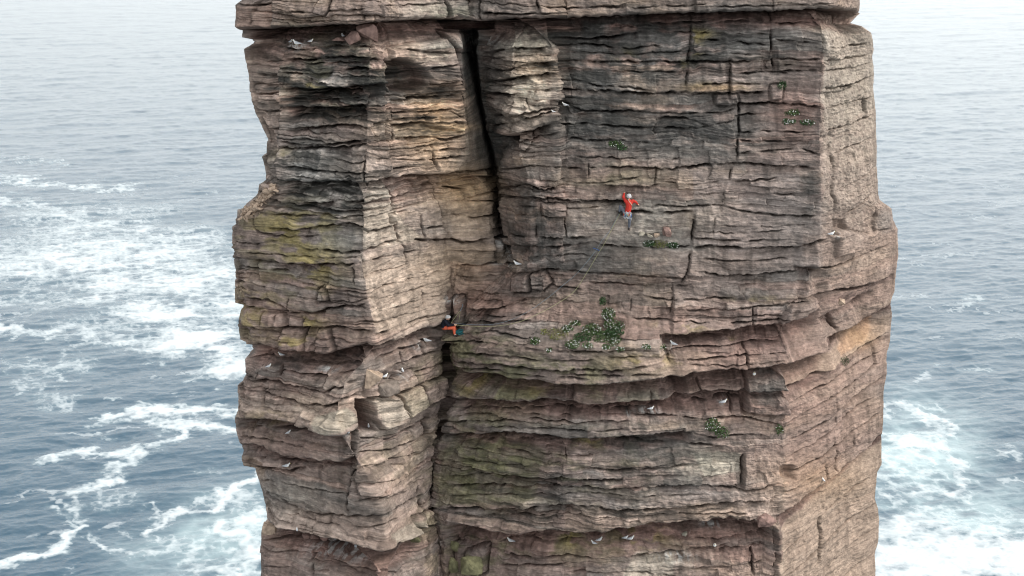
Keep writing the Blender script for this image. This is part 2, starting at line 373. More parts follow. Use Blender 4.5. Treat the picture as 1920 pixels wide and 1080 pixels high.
# joints of the left buttress
joint(.6,3,-.5,(724,110),(728,160),(727,190),(722,215),(728,275),(736,322)); joint(.3,2,0,(737,200),(740,240),(742,270)); joint(1.0,4,-.3,(733,340),(742,370),(748,400),(751,425),(756,455))
joint(.4,2.5,-.3,(822,330),(826,380),(831,430),(845,452)); joint(.3,2,0,(792,400),(797,430),(800,455)); joint(.4,2.2,0,(855,90),(862,130),(868,180),(876,220),(884,260)); joint(.25,2,.1,(584,145),(583,165)); joint(.3,2,0,(680,300),(682,345)); joint(.25,2,0,(591,215),(600,240))
joint(.5,3,-.3,(845,500),(842,540),(834,560),(836,612)); joint(.3,2,0,(791,540),(795,590)); joint(.25,1.8,0,(760,450),(770,500)); joint(.25,2,.15,(615,515),(612,560)); joint(.3,2,0,(660,500),(664,535)); joint(.3,2,.1,(475,395),(480,425))
joint(.3,2,.2,(480,485),(485,525)); joint(.3,2,.2,(540,560),(545,612)); joint(.25,2,.1,(518,590),(520,612)); joint(.4,2.5,.3,(570,588),(574,640)); joint(.3,2,0,(597,610),(602,655)); joint(.4,2,0,(596,540),(600,562))
joint(.3,2,-.1,(517,690),(518,710)); joint(.2,2,.1,(602,700),(603,735)); joint(.2,2,-.1,(491,735),(492,770)); joint(.25,2,0,(762,660),(765,695)); joint(.2,2,0,(800,640),(803,665)); joint(.3,2,0,(742,790),(761,745),(758,785))
joint(.9,4,.3,(668,800),(668,840),(666,870),(660,900),(664,955)); joint(.3,2,0,(575,1030),(578,1060)); joint(.5,3,.2,(790,912),(795,955)); joint(.25,2,.1,(603,960),(605,990)); joint(.25,2,0,(708,955),(710,975)); joint(.4,2.5,0,(585,1058),(592,1085))
joint(.9,4,.6,(846,640),(847,700),(845,760),(838,790),(830,815),(822,850),(824,900),(822,950),(816,985)); joint(.3,2,0,(870,545),(870,605)); joint(.5,3,.4,(806,760),(803,800),(812,830))
# pillar 2, with the hollow under its lip
block(-1.0,((733,118),(760,114),(790,128),(800,148),(800,160),(778,170),(742,172),(730,150)), 4, .15)
block(.35,((735,92),(850,72),(856,100),(858,150),(812,158),(790,128),(758,112),(735,108)), 3, .1)
bed(2,(735,92),(790,96),(850,100)); bed(2,(795,128),(830,126),(858,120)); bed(3,(800,156),(830,158),(865,150)); bed(3,(735,190),(780,184),(820,182),(866,178)); bed(2,(735,212),(790,210),(870,205)); bed(3,(738,236),(790,230),(845,228),(872,230)); bed(3,(745,262),(790,256),(840,262),(876,252)); bed(1,(740,225),(800,220),(870,218))
bed(2,(760,285),(820,282),(884,276)); bed(2,(800,300),(850,296),(890,290)); bed(4,(800,332),(850,326),(900,320),(935,312)); bed(2,(842,352),(880,356),(878,370),(940,356)); bed(1,(842,378),(900,375),(940,378)); bed(2,(845,402),(890,408),(940,400)); bed(1,(845,425),(900,430),(945,428)); bed(2,(846,448),(890,454),(930,445)); bed(3,(800,452),(846,447),(870,456),(900,452),(930,446))
bed(1,(846,470),(900,474),(930,468)); bed(3,(846,497),(890,500),(930,496),(964,488)); bed(1,(850,520),(900,522),(960,516)); bed(2,(870,545),(920,552),(1000,548)); bed(3,(870,578),(915,582),(940,578),(960,566),(1010,560)); bed(1,(872,592),(940,596),(1000,588)); bed(2,(872,603),(920,606),(1000,600)); bed(2,(860,625),(920,622),(960,628),(1002,634))
bed(2,(700,380),(760,370),(810,350),(842,338)); bed(1,(755,355),(800,346),(826,344)); bed(1,(752,400),(800,392),(828,384)); bed(2,(752,440),(800,430),(840,420)); bed(1,(740,300),(780,302),(812,298)); joint(.35,2.5,0,(810,270),(812,320)); joint(.3,2,.2,(878,355),(877,388)); joint(.3,2,0,(836,326),(838,352))
block(.3,((800,215),(845,212),(868,222),(866,244),(802,236)), 2.5, .12); block(.25,((935,448),(957,445),(962,492),(932,494)), 3, .3)
block(.5,((838,60),(888,62),(892,72),(886,96),(866,98),(850,80)), 3, .2)
# ---- right pillar bands
for lv, ps in ((3,((893,98),(920,96),(955,92),(1000,92),(1042,86))),(3,((892,126),(950,132),(975,125),(1010,118),(1046,115))),(3,((898,152),(950,149),(1000,141),(1046,137))),(3,((904,174),(960,176),(1000,172),(1046,165))),(1,((905,162),(960,160),(1046,152))),
               (3,((915,214),(950,218),(985,212),(1046,200))),(2,((920,235),(960,230),(1044,206))),(4,((926,248),(955,256),(985,250),(1034,232))),(2,((955,275),(1000,262),(1044,248))),(1,((960,290),(1000,280),(1044,272))),(1,((895,110),(950,108),(1040,103)))):
    bed(lv, *ps)
block(.2,((968,256),(1000,246),(1002,262),(985,286),(972,280)), 2.5, .1); joint(.7,3,-.5,(1049,75),(1050,130),(1051,200),(1046,232)); joint(.25,2,0,(961,190),(963,212)); joint(.2,2,0,(988,185),(991,205)); joint(.2,2,0,(1008,185),(1010,200))
block(-.25,((1046,186),(1060,192),(1076,206),(1050,214),(1044,225),(1044,205)), 4, .1)
# ---- main wall, upper
for lv, ps in ((3,((1048,70),(1100,74),(1170,68),(1210,60))),(1,((1220,60),(1300,62),(1380,66),(1440,64))),(2,((1048,86),(1100,84),(1180,92),(1240,86))),(2,((1300,72),(1360,78),(1440,84))),(1,((1050,98),(1100,100),(1180,102),(1300,96))),
               (3,((1045,114),(1120,116),(1200,116),(1300,116),(1400,114),(1480,111),(1545,112))),(1,((1300,104),(1370,100),(1440,104))),(1,((1060,128),(1200,136),(1300,136))),(2,((1450,74),(1500,78),(1545,82))),(1,((1450,122),(1500,126),(1545,128))),
               (2,((1045,150),(1090,152),(1120,161),(1200,164),(1230,170))),(3,((1045,166),(1120,170),(1200,173),(1290,172),(1380,175),(1450,171))),(2,((1300,158),(1380,156),(1440,158))),(2,((1380,138),(1440,136),(1480,140))),(2,((1455,136),(1500,134),(1548,134))),
               (3,((1070,196),(1090,206),(1150,208),(1210,207))),(2,((1200,208),(1280,212),(1340,212),(1380,206))),(3,((1376,190),(1400,196),(1440,193),(1500,196),(1545,204))),(2,((1045,232),(1100,232),(1170,236),(1250,238))),(2,((1225,218),(1290,222),(1340,238))),(2,((1240,240),(1310,238),(1376,226))),
               (2,((1376,218),(1440,212))),(2,((1376,248),(1450,246),(1530,250))),(2,((1050,255),(1100,262),(1170,262),(1250,270))),(1,((1180,284),(1250,282),(1330,276))),(2,((1384,262),(1440,266),(1530,262))),
               (2,((945,316),(1000,312),(1100,314),(1180,312),(1240,316))),(3,((1180,310),(1240,315),(1300,311),(1380,305),(1430,309),(1500,312),(1530,318))),(1,((960,298),(1050,290),(1150,296),(1280,296))),(2,((1384,286),(1440,282),(1500,278),(1540,290))),
               (3,((1120,345),(1170,347),(1220,349),(1235,344))),(3,((944,350),(985,346),(1020,356),(1060,350))),(1,((1050,340),(1120,342),(1200,330))),(2,((1370,338),(1400,340),(1460,334))),(1,((1240,340),(1300,344),(1360,340))),
               (3,((945,366),(1000,372),(1040,372),(1100,376),(1180,376))),(2,((1060,379),(1110,379),(1190,379))),(3,((1150,396),(1200,396),(1260,397),(1302,394))),(2,((955,400),(1010,403),(1055,403))),(1,((960,385),(1060,392),(1150,386))),
               (2,((1220,384),(1290,386),(1340,382),(1400,396),(1440,402),(1530,405))),(1,((1300,362),(1400,362),(1500,365))),(1,((1350,420),(1440,424),(1530,420))),(3,((1000,444),(1060,447),(1100,445),(1130,440))),(2,((960,436),(1000,444),(1030,450))),
               (3,((958,456),(1010,462),(1060,462),(1110,454),(1160,462),(1210,466))),(2,((1205,462),(1240,466),(1296,458))),(3,((1296,460),(1350,461),(1420,463),(1480,462),(1528,456))),(2,((1296,443),(1350,448),(1400,450),(1480,446))),(1,((1300,430),(1380,436),(1480,430))),
               (1,((1000,480),(1080,478),(1160,486))),(2,((1000,504),(1060,508),(1100,513),(1160,516),(1220,519),(1290,520))),(3,((1296,504),(1340,512),(1390,516),(1440,512),(1500,508))),(4,((1488,498),(1510,502),(1545,508))),(3,((1490,452),(1515,458),(1545,448))),(1,((1310,485),(1400,488),(1480,484))),
               (2,((1100,530),(1180,536),(1240,536),(1300,530))),(2,((980,530),(1040,536),(1100,548))),(2,((1180,555),(1250,560),(1340,556),(1400,560))),(2,((1220,576),(1300,579),(1380,577),(1400,574),(1470,572),(1530,560))),(1,((1230,592),(1300,594),(1400,590),(1490,588))),(2,((1185,600),(1250,598),(1310,602),(1400,600),(1480,594)))):
    bed(lv, *ps)
for g in ((.3,2,.15,(1370,114),(1369,150),(1368,190)),(.4,2.5,.1,(1384,190),(1386,230),(1384,280),(1380,305)),(.4,2.5,-.25,(1446,60),(1448,100),(1452,135)),(.4,2.2,.1,(1356,352),(1354,380)),(.5,2.5,.2,(1301,395),(1298,430),(1295,460)),(.4,2.2,.2,(1296,462),(1292,500),(1276,532)),
          (1.0,3.5,.5,(942,270),(943,350),(947,420),(953,450),(965,492)),(.35,2,-.1,(1056,385),(1058,410),(1062,446)),(.2,2,0,(1103,305),(1102,330)),(.25,2,.1,(1230,310),(1228,345)),(.2,2,0,(1006,420),(1008,445)),(.3,2,.15,(1372,312),(1368,338)),
          (.3,2,.3,(1260,530),(1258,575),(1254,622)),(.25,2,-.15,(1411,575),(1410,612)),(.2,2,0,(1184,560),(1182,600)),(.25,2,0,(1430,405),(1428,425)),(.2,1.8,0,(1338,400),(1336,440)),(.25,2,.1,(1545,60),(1546,110)),(.3,2,.1,(1560,270),(1558,340),(1556,400)),
          (.4,2.5,.2,(1620,178),(1620,220)),(.3,2,0,(1595,480),(1592,500))): joint(*g)
block(-.2,((1362,116),(1370,112),(1370,190),(1365,186)), 3, .05); block(-.2,((1432,95),(1455,92),(1458,140),(1430,136)), 4, .1); block(.3,((1340,178),(1380,176),(1386,194),(1365,198),(1342,196)), 2.5, .15)
block(.3,((1446,160),(1470,160),(1466,186),(1446,188)), 3, .15); block(-.5,((1562,414),(1578,412),(1580,430),(1564,430)), 2, .1); block(.3,((1060,382),(1056,404),(1018,402),(1016,384)), 3, .12)
block(.35,((1490,565),(1530,558),(1530,580),(1466,608),(1462,596)), 3, .1); block(.4,((1560,430),(1620,440),(1600,470),(1565,480)), 5, .1, (0.002, 0.006)); joint(.4,2.5,.15,(1635,392),(1636,434)); bed(2,(1636,434),(1655,430),(1674,428))
# right edge face beds (they climb away from the viewer)
for lv, ps in ((3,((1545,112),(1580,112),(1620,106),(1640,96))),(2,((1548,88),(1590,90),(1640,78))),(2,((1545,134),(1600,128),(1640,116))),(3,((1548,168),(1590,162),(1640,142))),(2,((1545,176),(1580,172),(1610,160))),(2,((1550,246),(1590,234),(1640,212))),(1,((1550,205),(1640,180))),(1,((1560,290),(1645,250))),(1,((1560,360),(1645,310))),(1,((1560,415),(1645,350))),
               (3,((1522,555),(1560,545),(1600,540),(1640,528),(1676,512))),(2,((1500,510),(1560,500),(1640,470),(1684,448))),(4,((1535,596),(1570,580),(1600,560),(1640,545))),(4,((1556,635),(1600,612),(1640,590),(1672,568))),(2,((1540,640),(1580,622),(1620,600))),(3,((1500,680),(1548,655),(1580,635),(1610,615))),
               (3,((1478,738),(1520,716),(1570,686),(1620,655),(1668,622))),(2,((1480,765),(1520,740),(1570,712),(1664,650))),(2,((1475,800),(1530,765),(1600,720),(1660,672))),(3,((1480,830),(1540,795),(1600,748),(1660,705))),(1,((1475,860),(1540,820),(1655,735))),(2,((1472,890),(1540,850),(1600,808),(1655,770))),
               (4,((1455,972),(1480,950),(1510,925),(1545,900),(1580,872),(1620,842),(1656,812))),(1,((1465,925),(1530,885),(1600,835))),(1,((1455,1040),(1520,985),(1580,935),(1645,885))),(2,((1460,1085),(1540,1020),(1600,975),(1648,940))),(1,((1530,1080),(1600,1020),(1648,985))),(1,((1580,1085),(1645,1030)))):
    bed(lv, *ps)
for g in ((.35,2.2,.1,(1534,970),(1532,1010),(1527,1060)),(.4,2.5,.2,(1563,582),(1566,625)),(.3,2.5,0,(1560,830),(1557,885)),(.25,2,0,(1596,820),(1594,840)),(.2,2,0,(1605,690),(1604,740)),(.2,2,0,(1568,745),(1566,800)),(.25,2,0,(1540,870),(1538,900)),(.2,2,.1,(1640,640),(1642,690))): joint(*g)
block(.45,((1405,694),(1480,690),(1484,736),(1404,740)), 3, .15); block(.3,((1404,748),(1480,750),(1484,780),(1400,776)), 3, .12); block(-.4,((1396,746),(1404,746),(1402,780),(1396,778)),3,.1)
block(-.5,((1464,876),(1484,874),(1482,896),(1464,894)), 2.5, .1)
# ---- under the ledge line, lower main wall
for lv, ps in ((5,((1235,626),(1290,624),(1350,618),(1400,612),(1440,610),(1490,600),(1535,578))),(2,((1245,642),(1300,638),(1380,636))),(2,((1240,660),(1300,656),(1400,650),(1470,645))),(2,((1240,672),(1300,676),(1390,668),(1480,664))),(1,((1290,684),(1360,686),(1480,676))),
               (5,((1255,712),(1295,702),(1340,698),(1395,695),(1450,690),(1485,684),(1520,672),(1556,655))),(2,((840,636),(900,640),(960,650),(1040,658),(1120,660),(1230,656))),(2,((846,658),(900,660),(960,668),(1040,674),(1120,676))),(3,((848,672),(900,678),(950,682),(1040,692),(1150,694),(1220,684))),(2,((860,686),(940,692),(1000,702),(1100,708))),
               (5,((848,690),(880,696),(920,702),(970,711),(1030,718),(1070,722),(1130,721),(1195,715),(1240,708),(1295,702))),(1,((1100,668),(1180,670),(1240,668))),(2,((1060,700),(1140,704),(1240,698))),
               (4,((843,748),(880,750),(920,753),(960,760),(990,762),(1010,754),(1040,758),(1070,762),(1108,768),(1158,761),(1200,759),(1245,757),(1295,747),(1330,741),(1404,740))),(3,((846,766),(900,770),(970,776),(1030,772),(1090,778),(1160,776),(1200,772),(1250,766))),(2,((840,790),(920,794),(1000,790),(1080,798),(1180,794))),(3,((1300,762),(1340,760),(1400,752))),
               (1,((846,780),(940,782),(1060,786),(1200,784))),(2,((1180,786),(1250,784),(1320,790),(1400,786),(1470,800))),(4,((832,812),(900,818),(960,817),(1020,822),(1070,826),(1140,824),(1200,822),(1250,816),(1300,812))),(2,((1290,812),(1340,824),(1400,816),(1470,822))),(1,((900,804),(1000,806),(1100,810),(1220,806))),
               (1,((840,832),(920,830),(1000,836),(1060,832))),(2,((860,845),(940,848),(1020,856),(1060,860),(1120,858))),(2,((1140,834),(1210,836),(1290,834),(1370,840))),(1,((840,866),(900,868),(960,876),(1060,872))),(3,((838,892),(900,890),(950,896),(1020,900),(1100,904),(1180,900))),(2,((1080,880),(1160,884),(1240,878),(1300,872))),
               (3,((838,910),(900,911),(950,914),(1020,912),(1080,916),(1150,918),(1220,912),(1300,908))),(2,((1300,908),(1350,912),(1400,918),(1460,905))),(1,((840,928),(920,930),(1000,932),(1100,926),(1200,932),(1320,926))),(3,((828,948),(900,954),(960,956),(1060,950),(1110,952),(1160,958),(1220,954),(1260,952),(1340,944),(1390,935))),
               (2,((1380,918),(1440,912),(1468,905))),(3,((1390,938),(1430,935),(1460,928))),(1,((860,966),(960,968),(1060,966),(1180,972))),(1,((1200,966),(1280,962),(1400,958))),
               (5,((830,984),(860,984),(890,986),(925,999),(970,1004),(1000,999),(1030,996),(1080,1000),(1120,998),(1160,994),(1190,990),(1220,982),(1250,984),(1290,978),(1350,972),(1410,974),(1450,985))),
               (2,((900,1030),(960,1024),(1040,1030),(1100,1028))),(2,((930,1048),(1000,1056),(1060,1050),(1140,1056))),(2,((930,1066),(1040,1066),(1110,1060))),(2,((1220,1022),(1280,1016),(1350,1020),(1450,1002))),(2,((1290,1034),(1360,1028),(1450,1022))),(3,((1180,1052),(1230,1044),(1320,1034),(1400,1030),(1452,1024))),
               (1,((1240,1076),(1320,1066),(1400,1062),(1450,1050))),(1,((1060,1080),(1180,1076),(1300,1085)))):
    bed(lv, *ps)
for g in ((.3,2,.15,(1252,650),(1256,680)),(.3,2,0,(1222,740),(1224,765)),(.25,2,.1,(1070,726),(1072,760)),(.2,2,0,(960,712),(962,755)),(.3,2.2,.1,(1316,720),(1320,745)),(.35,2.5,.15,(1402,650),(1400,690)),(.4,3,.4,(1395,850),(1394,890),(1388,918)),(.35,2.5,.2,(1412,1030),(1414,1080)),
          (.2,2,0,(1058,846),(1060,866)),(.2,2,.1,(1370,960),(1372,990)),(.3,2,.2,(1378,745),(1376,780)),(.6,3,.2,(846,1005),(846,1040),(840,1085)),(.3,2.2,.2,(1452,985),(1453,1040),(1450,1090)),(.5,3,0,(806,985),(806,1030),(800,1060))): joint(*g)
# rounded lobes of the thick bed below the great overhang
for x0, x1 in ((850, 930), (925, 1012), (1072, 1150), (1150, 1240), (1250, 1320), (1320, 1395)):
    block(.16, ((x0, 728), (x0 + 12, 720), (x1 - 10, 722), (x1, 732), (x1 - 4, 750), (x0 + 6, 748)), 8, .0)
# chunky blocks of the left buttress
block(.55,((692,752),(705,742),(742,742),(762,775),(760,788),(716,804),(696,782)), 3, .25); block(.45,((746,740),(796,724),(802,762),(764,784)), 3, .22); block(.3,((798,722),(845,706),(845,744),(806,760)), 3, .2)
block(-1.6,((672,752),(690,752),(694,784),(706,806),(678,812),(668,790)), 3, .1); block(.35,((690,726),(715,712),(738,716),(740,744),(704,746),(688,744)), 5, .2); block(.25,((742,710),(780,695),(782,722),(745,738)), 4, .2)
block(.4,((568,770),(590,784),(640,796),(652,770),(660,762),(668,800),(622,818),(560,796)), 4, .05, (0.003, 0.0)); block(.3,((530,615),(570,617),(575,655),(530,652)), 3, .15); block(.3,((600,618),(618,616),(632,650),(628,664),(598,664)), 3, .2)
block(.2,((492,588),(530,590),(540,612),(492,612)), 3, .15); block(.2,((598,544),(608,538),(616,562),(597,564)), 3, .2); block(.25,((738,405),(750,402),(753,412),(738,418)), 2, .2)
block(.3,((722,1030),(752,1000),(772,988),(775,1004),(722,1030)), 3, .1); block(.3,((776,970),(800,960),(822,955),(822,975),(790,990),(776,985)), 3, .25); block(.25,((672,882),(690,878),(760,876),(764,920),(720,930),(680,920)), 6, .1)
block(.35,((848,560),(866,556),(868,606),(850,608)), 4, .25); block(.3,((876,566),(938,566),(940,576),(880,578)), 3, .15); block(.25,((870,1040),(905,1030),(908,1075),(874,1080)), 5, .3)
block(.4,((604,0),(624,-6),(622,18),(614,27),(600,22)), 3, .3); block(.3,((962,515),(992,513),(992,546),(960,545)), 3, .2); block(.3,((996,515),(1020,508),(1034,530),(1018,544),(998,540)), 3, .2)
# panels of differently coloured stone, then dark bands below right-face ledges
TW = np.zeros(GX.shape); TC = np.zeros(GX.shape + (3,))
def tint(c, w, *pts):
    sl, sd_, gx, gy = poly_mask(pts)
    m = w * sstep(-3, 3, sd_)
    TC[sl] = TC[sl] * (1 - m[..., None]) + np.array(c) * m[..., None]; TW[sl] = np.maximum(TW[sl], m)
tint((.40,.30,.22), .8, (1480,705),(1530,680),(1600,630),(1668,590),(1668,618),(1600,670),(1530,712),(1482,736))
tint((.50,.31,.18), .85, (1575,655),(1645,592),(1640,622),(1625,642),(1580,668))
tint((.38,.295,.22), .75, (1460,990),(1500,960),(1560,905),(1655,825),(1655,1100),(1452,1100))
tint((.36,.32,.27), .6, (1545,56),(1640,66),(1645,200),(1550,245)); tint((.34,.275,.23), .6, (1548,245),(1645,200),(1650,380),(1540,400))
tint((.42,.35,.28), .85, (692,752),(705,745),(745,742),(762,778),(716,804)); tint((.29,.245,.17), .6, (746,740),(796,724),(800,762),(764,782)); tint((.30,.22,.18), .8, (798,722),(845,706),(845,744),(806,758))
tint((.29,.215,.175), .75, (446,735),(500,745),(560,775),(620,800),(620,812),(450,785)); tint((.42,.36,.28), .8, (592,782),(652,766),(662,788),(622,812),(605,800))
tint((.42,.36,.29), .75, (685,345),(735,338),(742,372),(690,385)); tint((.40,.33,.26), .75, (690,388),(748,378),(765,420),(800,450),(690,472)); tint((.38,.295,.23), .75, (682,500),(790,474),(842,460),(838,560),(836,600),(705,625))
tint((.42,.33,.24), .7, (745,235),(868,232),(872,250),(745,262)); tint((.36,.26,.18), .7, (845,330),(935,325),(930,370),(842,352)); tint((.33,.25,.19), .6, (842,380),(940,372),(945,440),(850,446))
tint((.25,.20,.18), .7, (1300,320),(1500,326),(1506,500),(1300,455)); tint((.25,.195,.17), .7, (1250,470),(1488,466),(1482,500),(1440,512),(1262,570)); tint((.16,.145,.13), .6, (1060,200),(1300,212),(1370,290),(1180,300),(1060,260))
tint((.13,.115,.075), .7, (842,810),(960,824),(1020,850),(1000,940),(830,945)); tint((.19,.17,.09), .75, (930,712),(1012,718),(1002,755),(925,750)); tint((.12,.10,.09), .75, (1012,720),(1072,724),(1070,760),(1012,754))
tint((.26,.19,.155), .75, (1074,726),(1150,724),(1150,762),(1080,764)); tint((.17,.15,.11), .7, (1152,722),(1240,716),(1240,757),(1158,760)); tint((.31,.22,.185), .8, (1318,712),(1395,702),(1400,740),(1325,745)); tint((.17,.14,.12), .7, (1405,700),(1480,706),(1480,738),(1405,738))
tint((.38,.32,.26), .8, (1195,1042),(1265,1040),(1262,1085),(1165,1085)); tint((.32,.235,.19), .75, (500,935),(720,968),(800,940),(800,980),(720,1026),(580,990),(500,960)); tint((.42,.36,.29), .8, (724,1000),(770,980),(800,968),(772,1002),(724,1030))
tint((.31,.205,.16), .8, (440,12),(515,8),(513,52),(445,56)); tint((.30,.22,.18), .75, (636,0),(690,0),(686,38),(612,45)); tint((.34,.25,.205), .7, (458,90),(520,96),(520,330),(498,250),(470,180))
tint((.33,.30,.24), .6, (1300,850),(1390,850),(1392,885),(1320,895)); tint((.30,.22,.17), .6, (1060,955),(1300,950),(1400,945),(1380,970),(1180,990),(1060,995)); tint((.28,.20,.165), .6, (1480,560),(1540,545),(1668,520),(1668,560),(1560,600),(1490,640))
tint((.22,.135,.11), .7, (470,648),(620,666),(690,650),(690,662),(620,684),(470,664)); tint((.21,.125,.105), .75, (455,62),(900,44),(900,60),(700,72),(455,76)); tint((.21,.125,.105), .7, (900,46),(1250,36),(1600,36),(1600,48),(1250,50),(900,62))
bed(5,(520,974),(575,990),(645,1007),(717,1026),(772,1000),(800,981))
tint((.13,.08,.068), .85, (1456,968),(1510,922),(1580,870),(1656,812),(1656,822),(1590,886),(1520,945),(1460,990))  # dark red-brown band just below the long climbing ledge line
tint((.15,.095,.08), .8, (1545,640),(1600,606),(1672,566),(1672,576),(1604,620),(1550,656)); tint((.15,.10,.085), .75, (1530,560),(1600,542),(1676,512),(1676,522),(1605,556),(1535,574)); tint((.17,.115,.095), .7, (1480,744),(1570,692),(1668,626),(1668,632),(1572,700),(1482,752))  # narrower dark bands below the other right-face bed lines
# ledge that carries the seated climber
block(.6,((822,618),(850,612),(866,628),(862,640),(848,640),(826,632)), 4, .0)
# gulls: pixel, heading in degrees, scale, label
GULLS = [
 (556,81,170,1.25,"large gull with wings folded on the ledge under the top left overhang"),
 (545,77,60,.8,"small gull just left of the large one under the top left overhang"),
 (583,76,20,.8,"gull right of the large one under the top left overhang"),
 (643,66,120,.85,"gull standing beside the leaning pink boulders at the top"),
 (1059,196,165,1.0,"lone gull in the dark upper corner right of the pillar"),
 (1037,208,200,.7,"tiny gull below and left of the lone one in the upper corner"),
 (969,494,170,1.2,"gull on the broken ledge at the bottom of the dark chimney"),
 (1559,438,0,1.1,"gull in the niche on the right face below the square hollow"),
 (527,664,170,1.05,"gull tucked under the long overhang on the left buttress, upper of two"),
 (504,686,30,.95,"gull on the left buttress edge, lower left of the one under the overhang"),
 (799,638,170,1.35,"large gull on the stepped block just below the belayer"),
 (755,694,110,.9,"gull standing on the ledge right of the triangular stone"),
 (722,705,30,1.1,"gull directly touching the right side of the triangular stone"),
 (652,812,50,1.1,"gull under the tip of the thick left overhanging bed"),
 (691,798,100,.85,"gull inside the dark recess left of the chunky block"),
 (541,810,40,.9,"gull on the lower left buttress below the scooped bed"),
 (538,873,0,1.25,"gull on the grey edged ledge low on the left buttress"),
 (557,992,100,.7,"leftmost small gull on the lowest left ledge"),
 (629,1008,80,.8,"middle gull on the lowest left ledge under the overhang"),
 (667,1023,95,1.0,"gull under the nose of the left buttress on the lowest ledge"),
 (957,1013,165,1.25,"gull on the bottom ledge nearest to the corner crack"),
 (1113,1017,150,1.0,"lower gull of the left pair at the middle of the bottom ledge"),
 (1124,1011,20,1.1,"upper gull of the left pair at the middle of the bottom ledge"),
 (1173,1007,10,1.0,"left gull of the right pair on the bottom ledge"),
 (1183,1009,10,1.2,"right gull of the right pair on the bottom ledge"),
 (1340,1022,-95,1.2,"round looking gull facing the viewer below the bottom ledge near the right corner"),
 (1544,899,110,.8,"gull on the steep ledge that climbs the right face"),
 (1262,644,150,1.15,"gull on the ledge right of the green plant patch"),
 (1414,701,-100,1.2,"gull on the jutting block right of the middle overhang"),
 (1357,753,10,1.2,"dark winged gull under the thick rounded bed on the right"),
 (1221,765,10,1.0,"gull half hidden under the thick rounded bed at the centre"),
]
for gx_, gy_, yw, sc_, lab in GULLS:
    j_, i_ = int(gy_ - Y0), int(gx_ - X0); R_ = 26
    sl = (slice(max(0, j_ - R_), j_ + R_), slice(max(0, i_ - R_), i_ + R_))
    dxx = GX[sl] - gx_; s_ = GY[sl] - (gy_ + 3.0)
    FIELD[sl] += .26 * np.exp(-(dxx / (8.0 * sc_ + 2)) ** 4) * sstep(-1.5, 1, s_) * np.exp(-np.maximum(s_, 0) / 9.0) - .14 * np.exp(-(dxx / 10.0) ** 4) * (s_ < 0) * np.exp(s_ / 8.0)
# ------------------------------------------------------------------ displacement of the wall
def samp(Fd, px, pyy):
    x = np.clip(px - X0, 0, Fd.shape[1] - 2.001); y = np.clip(pyy - Y0, 0, Fd.shape[0] - 2.001)
    xi = x.astype(int); yi = y.astype(int); u = x - xi; v = y - yi
    return (Fd[yi, xi] * (1 - u) * (1 - v) + Fd[yi, xi + 1] * u * (1 - v) + Fd[yi + 1, xi] * (1 - u) * v + Fd[yi + 1, xi + 1] * u * v)
isf = (PX > 0)
disp = np.where(isf & (PY > Y0) & (PY < Y1), samp(FIELD, PX, PY), 0.0) * (1.22 - .22 * sstep(1040, 1100, PX) * (PY < 600) - 0.2 * (PX > tcol(K, py)[:, None]) - .35 * sstep(0, 8, PX - tcol(R, py)[:, None]) * (1 - sstep(-8, 0, PX - tcol(C1, py)[:, None])) * (PY > 320))
crack = np.where(isf & (PY > Y0) & (PY < Y1), samp(CRACK, PX, PY), 0.0)
def ell(cx, cy, rx, ry, p=2.0):
    return np.exp(-(np.abs((PX - cx) / rx) ** p + np.abs((PY - cy) / ry) ** p))
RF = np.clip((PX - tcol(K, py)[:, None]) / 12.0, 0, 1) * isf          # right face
# random beds in world height, gently dipping and wavy
Zw = Z + 0.22 * fbm(S / 5.0, Z / 3.0, 3, 31) + 0.05 * fbm(S / 0.8, Z / 0.9, 2, 35) + 0.012 * S
bz = [-20.0]
while bz[-1] < 140: bz.append(bz[-1] + float(np.exp(rng.normal(-1.05, 0.85))) + 0.05)
bz = np.array(bz)
bi = np.searchsorted(bz, Zw) - 1
th = bz[bi + 1] - bz[bi]; t_ = (Zw - bz[bi]) / th
NBED = len(bz)
brnd = rng.random((NBED, 6))
# joints split every bed into blocks
brnd_ = np.roll(brnd, 3, axis=1); bi_of = bi
wj = (0.7 + 3.2 * brnd[bi, 0]) * (0.6 + th)
us = (S + brnd[bi, 1] * 50 + 0.15 * fbm(S / 0.7, Z / 0.5, 2, 41)) / wj
blk = np.floor(us); ft = us - blk
hsh = np.abs(np.modf(np.sin(blk * 127.1 + bi * 311.7) * 43758.5453)[0])
hsh2 = np.abs(np.modf(np.sin(blk * 269.5 + bi * 183.3) * 24634.6345)[0])
edge_d = np.minimum(t_, 1 - t_) * th                    # distance to the bed's edge, metres
edge_s = np.minimum(ft, 1 - ft) * wj
nmod = np.clip(0.5 + 0.9 * fbm(S / 1.6, Z / 1.2, 3, 47), 0, 1.6)
calm = np.clip(sstep(1040, 1100, PX) * (1.12 - .35 * ell(1350, 90, 300, 60) - .3 * ell(1150, 960, 400, 60)) + .8 * ell(860, 540, 130, 90) + 1.0 * ell(765, 520, 85, 120, 3) + .8 * ell(735, 772, 50, 36, 3) + .5 * ell(900, 410, 60, 80) + .7 * ell(1000, 500, 120, 90) + .6 * ell(760, 760, 90, 50) + .6 * ell(560, 790, 120, 30) + .6 * ell(490, 190, 35, 120) + .5 * ell(1000, 740, 200, 25) + .5 * ell(600, 870, 170, 220, 3) + .4 * ell(580, 450, 120, 120, 3), 0, 1) * isf
rough_w = np.clip(1.0 - 0.82 * calm - 0.8 * RF, .1, 1)
rough_w = rough_w * np.minimum(3.0 * brnd_[bi_of, 0] ** 2.0 + .12, 1.6)
disp += rough_w * (0.11 * (hsh - 0.5) * sstep(0, 0.4, th) + 0.13 * (brnd[bi, 2] - 0.5) * nmod)
